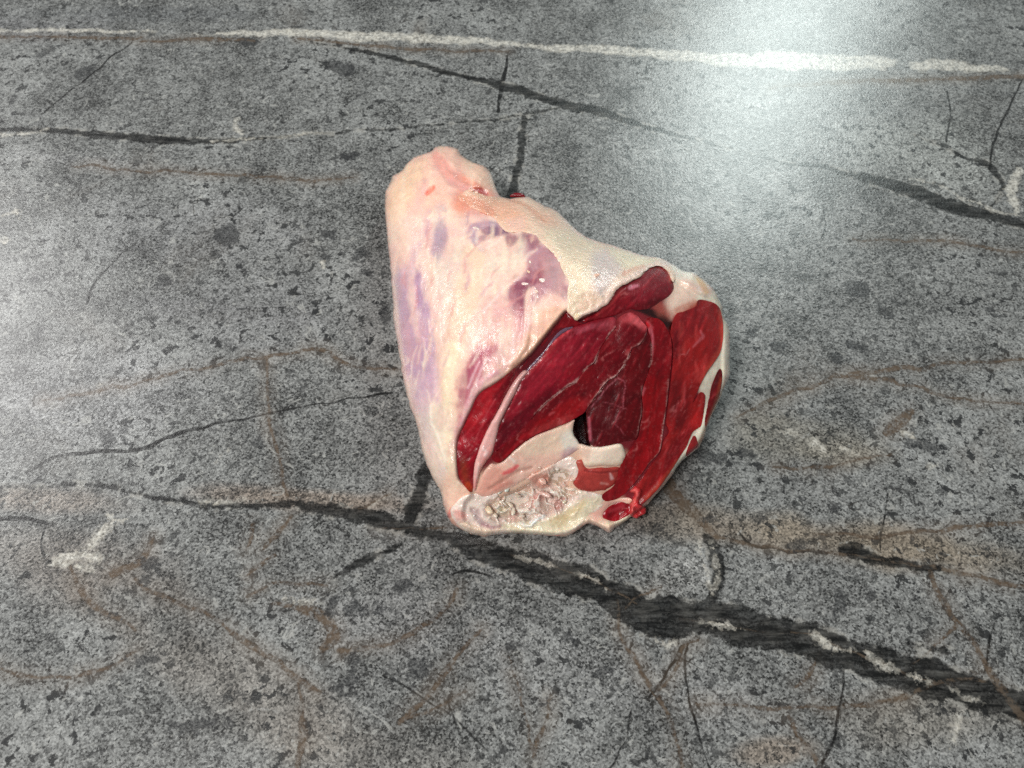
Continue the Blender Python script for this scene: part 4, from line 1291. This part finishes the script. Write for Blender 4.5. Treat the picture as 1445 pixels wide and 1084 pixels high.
M_F = [(986, 424), (1003, 427), (1014, 434), (1019, 453), (1019, 480), (1014, 500), (998, 523), (987, 544), (976, 572), (983, 563),
       (989, 554), (994, 558), (993, 575), (989, 599), (984, 604), (975, 612), (968, 629), (954, 652), (944, 667), (929, 688),
       (913, 704), (904, 710), (897, 700), (898, 686), (906, 677), (919, 658), (932, 642), (937, 624), (945, 609), (941, 597),
       (944, 572), (948, 535), (951, 505), (950, 483), (947, 468), (954, 445), (966, 440), (983, 432)]


def pF(b):
    b.fill([(955, 445), (985, 430), (1000, 440), (985, 470), (955, 480), (950, 470)], (146, 44, 46), 8, 0.75)
    b.fill([(1000, 430), (1016, 440), (1018, 490), (1000, 515), (1000, 470)], (166, 44, 42), 8, 0.7)
    b.stroke([(1016, 440), (1019, 465), (1017, 492), (1003, 514), (990, 538)], 2, (206, 106, 74), 4, 0.7)
    b.fill([(948, 470), (965, 470), (960, 495), (952, 512)], (112, 20, 32), 6, 0.75)
    b.fill([(952, 512), (985, 505), (975, 545), (950, 545)], (172, 50, 44), 9, 0.75)
    b.fill([(945, 545), (965, 540), (972, 590), (950, 605)], (118, 24, 30), 8, 0.65)
    b.fill([(985, 560), (993, 562), (989, 596), (978, 606), (975, 590)], (192, 52, 44), 5, 0.8)
    b.fill([(925, 660), (960, 620), (955, 650), (930, 685), (908, 706)], (158, 36, 38), 8, 0.7)
    b.fill([(940, 640), (975, 600), (965, 630), (945, 662)], (120, 18, 28), 6, 0.6)
    for k in range(14):
        r = random.Random(500 + k)
        x = r.uniform(958, 1008); y = r.uniform(440, 560)
        b.stroke([(x, y), (x + r.uniform(-3, 3), y + r.uniform(8, 18)), (x + r.uniform(-6, 2), y + r.uniform(20, 34))], [0.2, r.uniform(0.5, 2.0), 0.2], (212, 100, 84), 2.5, 0.5, seed=k)
    b.stroke([(989, 467), (992, 474), (986, 482), (978, 490)], [0.5, 1.4, 1, 0.5], (210, 146, 136), 2, 0.7)
    b.stroke([(966, 545), (966, 560), (967, 568)], 0.6, (204, 120, 110), 1.6, 0.6)
    b.stroke([(958, 565), (954, 578), (946, 588)], 0.5, (200, 120, 112), 1.6, 0.6)
    b.stroke([(912, 703), (940, 672), (956, 650)], 2, (190, 104, 66), 3, 0.6)
    for k in range(22):
        r = random.Random(400 + k)
        x = r.uniform(925, 970); y = 1270 - x * 0.66 + r.uniform(-25, 25)
        l = r.uniform(5, 15)
        b.stroke([(x, y), (x + l * 0.5, y - l * 0.8)], 0.3, (208, 110, 100), 1.3, 0.5, seed=k)


muscle("muscle", M_F, (160, 44, 38), pF, MAT_MUSCLE2, seed=26, ang=1.95, grow=0.9, lift=0.09, dome=0.0, edge=2.5, label="large red muscle along the right fat rim")

M_H = [(1016, 521), (1019, 530), (1017, 548), (1012, 566), (1003, 586), (996, 604), (995, 592), (999, 570), (1004, 546), (1010, 530)]
muscle("muscle", M_H, (122, 32, 34), lambda b: b.stroke([(1018, 535), (1011, 566), (998, 598)], 1.5, (176, 104, 58), 3, 0.8), MAT_MUSCLE2, seed=27, grow=0.2, lift=0.065, dome=0.03, edge=2.5,
       label="thin brownish red muscle sliver in the right fat rim")

M_K = [(969, 640), (977, 620), (980, 616), (983, 622), (984, 630), (975, 637), (968, 644)]
muscle("muscle", M_K, (160, 62, 56), None, MAT_MUSCLE2, seed=28, lift=0.06, dome=0.03, edge=2.5, label="small red fleck low in the right fat rim")

M_I = [(824, 453), (843, 443), (860, 427), (875, 407), (903, 393), (915, 383), (926, 378), (936, 380.5), (945, 394), (949, 405),
       (943, 416), (930, 424), (918, 432), (905, 436), (890, 434), (870, 442), (845, 449)]


def pI(b):
    b.fill([(888, 410), (912, 388), (930, 380), (946, 400), (940, 416), (915, 428), (890, 425)], (128, 34, 46), 6, 0.8)
    b.fill([(826, 452), (855, 434), (880, 408), (886, 425), (868, 440), (845, 448)], (122, 26, 36), 6, 0.75)
    b.stroke([(889, 406), (896, 404), (900, 403)], [1.5, 2.2, 1.5], (222, 178, 180), 2, 0.85)
    b.stroke([(842, 442), (862, 427), (876, 408)], 1.5, (176, 84, 76), 4, 0.7)
    b.stroke([(900, 432), (930, 424)], 2, (84, 12, 18), 4, 0.6)


muscle("muscle", M_I, (126, 28, 40), pI, seed=29, lift=0.12, dome=0.10, edge=8, grow=2.0, label="rounded dark red muscle under the top fat sheet")

M_J = [(801, 441), (812, 452), (826, 457), (806, 462), (795, 463), (785, 468), (772, 484), (754, 503), (738, 520), (731, 521),
       (750, 500), (771, 475), (785, 458)]
muscle("muscle", M_J, (122, 16, 32), None, seed=30, lift=0.02, dome=0.12, edge=5, label="dark red tissue in the gap under the fat edge")

PURPLE = [(811, 461), (797, 463), (784, 473), (767, 496), (751, 513), (741, 526), (744, 528), (760, 511), (774, 494), (788, 477), (803, 466)]
patch("membrane", PURPLE, (112, 84, 104), MAT_JOINT, lambda b: b.mottle(0.2, 10, 5), 1.8, lift=0.06, dome=0.06, edge=4, depth=0.4, jitter=0.3, seed=31,
      label="purple grey membrane in the gap beside the fat edge")

TENDON = [(735, 540), (728, 555), (716, 577), (706, 599), (701, 618), (696, 639), (687, 651), (678, 666), (674, 683), (670, 694), (667.5, 684),
          (669, 657), (675, 635), (685, 611), (695, 593), (704, 577), (713, 559), (723, 542), (731, 531), (739, 523), (746, 525)]


def pT(b):
    b.fill([(668, 690), (680, 650), (695, 630), (690, 655), (676, 690)], (236, 150, 144), 5, 0.8)
    b.stroke([(682, 633), (688, 638), (684, 643)], 1.5, (248, 214, 210), 2, 0.8, dh=0.06)
    b.stroke([(676, 655), (674, 675)], 1, (246, 206, 198), 2, 0.7, dh=0.03)


patch("tendon", TENDON, (232, 178, 172), MAT_JOINT, pT, 1.7, lift=0.24, dome=0.24, edge=6, depth=0.6, jitter=0.6, seed=32)

# ------------------------------------------------------------------ bone, joint and cartilage


def joint_h(u, v):
    return body_h(u, v)


PINKTISSUE = [(672, 696), (676, 683), (682, 668), (692, 655), (702, 655), (714, 648), (727, 635), (744, 622), (760, 613), (782, 605), (800, 598),
              (811, 592), (808, 604), (811, 616), (817, 626), (818, 632), (802, 644), (788, 652), (770, 662), (752, 670), (735, 680), (718, 690), (700, 697), (685, 702)]


def pP(b):
    b.fill([(735, 630), (800, 600), (812, 615), (805, 640), (775, 640), (745, 645)], (244, 216, 192), 8, 0.9)
    b.fill([(790, 615), (812, 605), (818, 628), (800, 640)], (232, 224, 210), 5, 0.9)
    b.fill([(790, 640), (812, 630), (815, 640), (800, 650)], (190, 148, 160), 4, 0.7, wob=5)
    b.fill([(672, 695), (690, 662), (710, 660), (715, 680), (690, 700)], (238, 168, 150), 8, 0.8)
    b.stroke([(712, 668), (722, 664), (730, 658)], [1.5, 2.5, 1.5], (228, 88, 94), 3, 0.85)
    b.stroke([(690, 690), (710, 678), (730, 666), (750, 660)], 1.2, (190, 132, 116), 3, 0.6, dh=-0.05)
    b.stroke([(700, 690), (722, 680)], 2, (216, 130, 116), 5, 0.5)
    b.stroke([(719, 645), (726, 652)], 1.5, (248, 224, 214), 3, 0.8, dh=0.05)
    b.mottle(0.1, 10, 15)


patch("connective_tissue", PINKTISSUE, (244, 200, 182), MAT_JOINT, pP, 1.7, lift=0.14, dome=0.12, edge=8, depth=0.7, jitter=0.8, seed=33, rough=0.05,
      label="pink and cream tissue along the lower edge of the red muscle")

BLOCK = [(817, 627), (834, 630), (853, 630), (875, 626), (881, 635), (883, 643), (875, 657), (850, 658), (826, 658), (820, 645)]


def pBl(b):
    b.fill([(815, 625), (832, 632), (830, 650), (820, 650)], (224, 188, 168), 5, 0.7)
    b.stroke([(826, 655), (850, 656), (874, 655)], 2, (240, 214, 186), 3, 0.6)


patch("bone", BLOCK, (250, 228, 208), MAT_JOINT, pBl, 1.6, lift=0.24, dome=0.20, edge=7, depth=1.0, jitter=0.6, seed=34, label="cream bone end cut square beside the hole")

MARROW = [(811, 652), (822, 648), (828, 660), (850, 660), (874, 659), (872, 674), (865, 686), (853, 692), (832, 695), (815, 690), (808, 681), (815, 666)]


def pMa(b):
    b.stroke([(826, 664), (845, 667), (872, 664)], 0.7, (120, 34, 36), 2, 0.7, dh=-0.05)
    b.stroke([(862, 668), (864, 674)], [1, 2.2], (222, 178, 176), 2, 0.8)
    b.stroke([(848, 682), (858, 683)], 1.0, (222, 160, 150), 2, 0.7, breakup=0.2)
    b.fill([(808, 650), (824, 650), (824, 662), (812, 665)], (184, 92, 78), 4, 0.7)
    b.mottle(0.25, 8, 19)


patch("muscle", MARROW, (172, 62, 56), MAT_MUSCLE2, pMa, 1.6, lift=0.16, dome=0.2, edge=7, depth=0.6, jitter=1.0, seed=35, label="flat brick red piece below the square bone end")




def pK(b):
    b.fill([(700, 745), (740, 735), (780, 730), (820, 705), (850, 705), (830, 730), (800, 752), (760, 756)], (236, 224, 192), 6, 0.9)
    b.fill([(775, 735), (800, 722), (825, 705), (815, 725), (790, 742)], (232, 204, 150), 6, 0.6)
    b.fill([(650, 735), (680, 745), (705, 748), (680, 755), (655, 748)], (242, 214, 190), 4, 0.9)
    b.fill([(705, 700), (725, 685), (745, 680), (752, 700), (735, 712), (715, 718)], (204, 190, 168), 5, 0.6, wob=4, dh=-0.22)
    b.fill([(696, 710), (714, 706), (722, 720), (716, 732), (700, 726)], (220, 212, 184), 4, 0.85, dh=0.10)
    b.fill([(745, 675), (762, 668), (776, 672), (774, 686), (758, 686)], (236, 166, 146), 3, 0.9, wob=4, dh=0.16)
    b.fill([(745, 660), (770, 648), (785, 655), (775, 668), (752, 672)], (236, 196, 178), 4, 0.8, wob=5, dh=0.10)
    b.fill([(776, 668), (800, 664), (802, 676), (786, 684), (776, 680)], (198, 180, 150), 4, 0.8, wob=5, dh=-0.12)
    b.fill([(748, 702), (765, 694), (778, 698), (765, 706), (750, 708)], (204, 138, 128), 4, 0.85, dh=0.08)
    b.fill([(782, 712), (800, 700), (796, 716), (784, 726)], (164, 122, 118), 5, 0.7)
    b.fill([(664, 716), (676, 718), (680, 732), (690, 742), (676, 740), (668, 728)], (196, 168, 168), 3, 0.85, dh=-0.12)
    b.stroke([(680, 740), (694, 744), (706, 742)], 1.5, (176, 124, 134), 3, 0.7)
    b.fill([(640, 720), (655, 722), (660, 735), (645, 735)], (220, 122, 112), 4, 0.6)
    b.stroke([(768, 728), (756, 734), (750, 740)], [1.2, 2.2, 1.4], (238, 240, 238), 2, 0.95, dh=0.12)
    b.stroke([(733, 736), (740, 742), (750, 743)], [1.5, 2.2, 1.2], (240, 238, 226), 2, 0.9, dh=0.10)
    b.stroke([(734, 716), (745, 722), (756, 724)], [2.5, 3.5, 2], (238, 226, 212), 2.5, 0.95, dh=0.16)
    b.fill([(732, 726), (745, 726), (752, 732), (742, 738)], (172, 160, 148), 3, 0.8, dh=-0.10)
    b.stroke([(700, 692), (712, 688), (722, 690)], [2, 2.5, 1.5], (214, 216, 204), 2.5, 0.85, dh=0.08)
    b.stroke([(742, 684), (744, 676), (738, 673), (728, 678), (716, 686)], 1.2, (196, 144, 126), 2, 0.8, dh=-0.06)
    b.fill([(785, 690), (815, 690), (830, 700), (800, 702), (784, 700)], (236, 218, 194), 4, 0.7, wob=6, dh=0.05)
    cav = [(686, 714), (712, 694), (745, 678), (788, 662), (812, 680), (812, 700), (800, 714), (770, 730), (722, 738), (692, 732)]
    d = sdf(b.u, b.v, catmull(cav, True, 5))
    inc = smooth(-5, 9, d)
    wx, wy = b.wob(16, 20, 61)
    f1 = fbm(wx * 0.8 + wy * 0.6, (wy * 0.8 - wx * 0.6) * 1.7, 17, 65, 3)
    ridge = np.clip(1 - np.abs(f1) * 5.0, 0, 1)
    f2 = fbm(wx, wy, 11, 69, 3)
    b.mixc(inc * smooth(0.0, 0.45, f2) * 0.5, (224, 150, 136))
    b.mixc(inc * smooth(0.1, 0.5, -f2) * 0.55, (176, 158, 142))
    b.mixc((0.25 + 0.6 * inc) * smooth(0.45, 0.95, ridge), (248, 236, 224))  # highlights on the ridges painted in cream
    b.mixc(inc * smooth(0.25, 0.0, ridge) * 0.4, (170, 126, 114))  # valleys between ridges painted darker, as if shaded
    b.dh += -0.28 * inc + (0.04 + 0.26 * inc) * (ridge - 0.4) + (0.05 + 0.22 * inc) * f2


patch("joint_cartilage", KNUCKLE, (248, 226, 214), MAT_JOINT, pK, 1.3, lift=0.10, dome=0.07, edge=7, depth=0.5, jitter=1.0, seed=36, grow=3.6,
      label="ragged white cartilage of the opened joint socket at the lower end")

M_L = [(872, 710), (886, 711), (889, 724), (868, 734), (852, 730), (857, 718)]
muscle("muscle", M_L, (160, 26, 40), lambda b: b.stroke([(860, 722), (880, 714)], 1, (214, 110, 110), 3, 0.5), seed=37, lift=0.08, dome=0.06, edge=3,
       label="small crimson muscle patch next to the red curl")

FRINGE = [(836, 715), (850, 706), (868, 705), (884, 702), (892, 706), (884, 712), (870, 709), (857, 716), (850, 729), (866, 737), (884, 728), (886, 733),
          (870, 742), (860, 749), (850, 744), (834, 737), (826, 738), (826, 726)]


def pFr(b):
    b.fill([(836, 715), (870, 706), (890, 704), (850, 728), (840, 735)], (238, 176, 164), 5, 0.7)
    b.stroke([(858, 738), (872, 736), (884, 730)], 2.5, (236, 226, 198), 3, 0.8)


patch("fat_fringe", FRINGE, (240, 206, 182), MAT_JOINT, pFr, 1.6, lift=0.07, dome=0.06, edge=4, depth=0.4, jitter=0.6, seed=38)


def tube(name, line_px, radii_px, heights, col, mat, seed=0, sides=12, paint=None, label=None):
    n = len(line_px)
    Lp, Rr = catmull(line_px, False, 1.5, radii_px)
    _, Hh = catmull(line_px, False, 1.5, heights)
    cpts = pix(Lp[:, 0], Lp[:, 1], Hh / 100.0)
    scale = np.linalg.norm(cpts - CAM[None], axis=1) / FPX
    verts = []; cols = []
    k = len(cpts)
    for i in range(k):
        t = cpts[min(i + 1, k - 1)] - cpts[max(i - 1, 0)]
        t /= np.linalg.norm(t) + 1e-9
        a = np.cross(t, [0.2, 0.1, 1.0]); a /= np.linalg.norm(a)
        c = np.cross(t, a)
        for s in range(sides):
            th = 2 * math.pi * s / sides
            rr = Rr[i] * scale[i] * (1 + 0.6 * float(vnoise(np.array([i * 0.22 + seed]), np.array([s * 0.9]), seed)[0]))
            verts.append(cpts[i] + rr * (math.cos(th) * a + math.sin(th) * c))
            cols.append(lin(col) * (1 + 0.25 * float(vnoise(np.array([i * 0.3]), np.array([s * 0.5 + seed]), seed + 3)[0])))
    faces = []
    for i in range(k - 1):
        for s in range(sides):
            s2 = (s + 1) % sides
            faces.append((i * sides + s, i * sides + s2, (i + 1) * sides + s2, (i + 1) * sides + s))
    faces.append(tuple(range(sides))[::-1])
    faces.append(tuple((k - 1) * sides + s for s in range(sides)))
    V = np.array(verts)
    V[:, 2] = np.maximum(V[:, 2], 0.0006)
    return link_mesh(name, V, faces, np.array(cols), mat, label=label)


def hs(pts, off):
    a = np.array(pts, float)
    return list(body_h(a[:, 0], a[:, 1]) + off)


CURL = [(888, 694), (893, 687), (900, 685.5), (905, 692), (904, 702), (902, 711), (908, 714), (912, 719), (910, 726), (905, 728), (900, 731), (893, 729), (888, 724),
        (888, 715), (892, 706), (895, 698)]


def pCu(b):
    b.stroke([(891, 693), (897, 692), (899, 700), (895, 710), (893, 722)], 1.2, (226, 112, 108), 2.5, 0.6, dh=0.06)
    b.stroke([(896, 718), (900, 724), (907, 722)], 1.5, (150, 20, 30), 3, 0.6, dh=-0.08)
    b.mottle(0.3, 6, 45)
    b.dh += 0.16 * fbm(b.u, b.v, 7, 47, 2)


patch("tissue_curl", CURL, (204, 52, 56), MAT_MUSCLE2, pCu, 1.4, lift=0.42, dome=0.40, edge=5, depth=0.8, jitter=1.2, seed=44,
      label="bright red curl of tissue at the lower right edge")
tube("tissue_scrap", [(720, 277), (727, 275.5), (736, 276), (741, 279)], [1.2, 2.8, 2.8, 1.2], [3.0, 3.1, 3.1, 3.0], (110, 10, 24), MAT_MUSCLE2, seed=9,
     label="dark red scrap peeking out behind the top edge")
tube("tissue_scrap", [(776, 753), (786, 754), (794, 753)], [1.2, 2.2, 1.2], [0.55, 0.5, 0.55], (220, 110, 108), MAT_MUSCLE2, seed=11,
     label="small pink scrap under the lower edge of the joint")

# small beads and flecks of fat and gristle, each a part of its own
FLECKS = [(766, 396, 4.5, (240, 214, 204)), (742, 401, 3.2, (238, 208, 200)), (757, 412, 3.5, (236, 198, 182)), (776, 438, 3.5, (240, 206, 186)),
          (746, 384, 2.2, (236, 196, 170)), 
          (672, 323, 3.0, (236, 210, 200)), (663, 270, 3.6, (240, 184, 160)), (672, 272, 2.6, (242, 196, 174)),
          (609, 438, 1.3, (238, 180, 110)), (790, 366, 3.6, (226, 206, 196)), (748, 370, 2.0, (240, 220, 205)), (690, 719, 5.5, (236, 206, 160)),
          (698, 726, 4.0, (230, 214, 190)), (668, 726, 3.4, (200, 176, 176)), (742, 720, 5.0, (238, 226, 216)), (724, 722, 4.5, (222, 214, 190)),
          (758, 657, 4.5, (238, 200, 182)), (766, 662, 4.0, (236, 190, 172)), (752, 668, 4.0, (236, 196, 176)), (764, 676, 5.0, (234, 160, 140)),
          (786, 661, 3.5, (226, 214, 204)), (810, 676, 3.5, (232, 200, 184)), (806, 690, 3.8, (238, 214, 196)), (770, 698, 5.0, (208, 146, 134)),
          (730, 700, 3.5, (190, 176, 156)), (752, 735, 4.0, (240, 240, 236)), (742, 742, 3.8, (240, 236, 224)), (770, 738, 4.0, (226, 216, 186)),
          (716, 690, 3.6, (214, 216, 204)), (706, 694, 3.0, (206, 206, 194)), (784, 704, 3.2, (176, 132, 126)), (796, 708, 3.6, (222, 206, 170)),
          (822, 702, 3.0, (236, 214, 188)), (852, 437, 1.4, (240, 224, 216)), (720, 712, 3.4, (216, 208, 182)), (736, 728, 3.4, (196, 182, 168))]


def fleck(u0, v0, r, col, seed):
    rnd = random.Random(seed)
    el = rnd.uniform(1.2, 2.4); ang = rnd.uniform(0, math.pi)
    inj = inside(np.array([u0]), np.array([v0]), KNUCKLE)[0]
    hb = body_h(np.array([u0], float), np.array([v0], float))[0] + (-0.02 if inj else 0.02)
    c = pix([u0], [v0], hb / 100.0)[0]
    s = np.linalg.norm(c - CAM) / FPX * r * (1.0 if inj else 1.05)
    verts = []; faces = []
    nu, nv = 12, 7
    for i in range(nv + 1):
        ph = math.pi * i / nv
        for j in range(nu):
            th = 2 * math.pi * j / nu
            x = math.sin(ph) * math.cos(th); y = math.sin(ph) * math.sin(th); z = math.cos(ph)
            k = 1 + 0.7 * float(vnoise(np.array([x * 1.7 + seed * 3.1]), np.array([y * 1.7 + z * 1.3]), seed)[0])
            x *= el * 0.8 * k; y *= 0.75 * k; z *= 0.38 * k
            verts.append((c[0] + s * (x * math.cos(ang) - y * math.sin(ang)), c[1] + s * (x * math.sin(ang) + y * math.cos(ang)), max(0.0008, c[2] + s * z)))
    for i in range(nv):
        for j in range(nu):
            j2 = (j + 1) % nu
            faces.append((i * nu + j, (i + 1) * nu + j, (i + 1) * nu + j2, i * nu + j2))
    if inj:
        col = tuple(0.5 * a_ + 0.5 * b_ for a_, b_ in zip(col, (246, 226, 212)))
    cols = np.tile(lin(col), (len(verts), 1))
    return link_mesh("gristle_fleck" if inj else "fat_fleck", verts, faces, cols, MAT_JOINT)


for k, (fu, fv, fr, fc) in enumerate(FLECKS):
    fleck(fu, fv, fr, fc, k + 1)
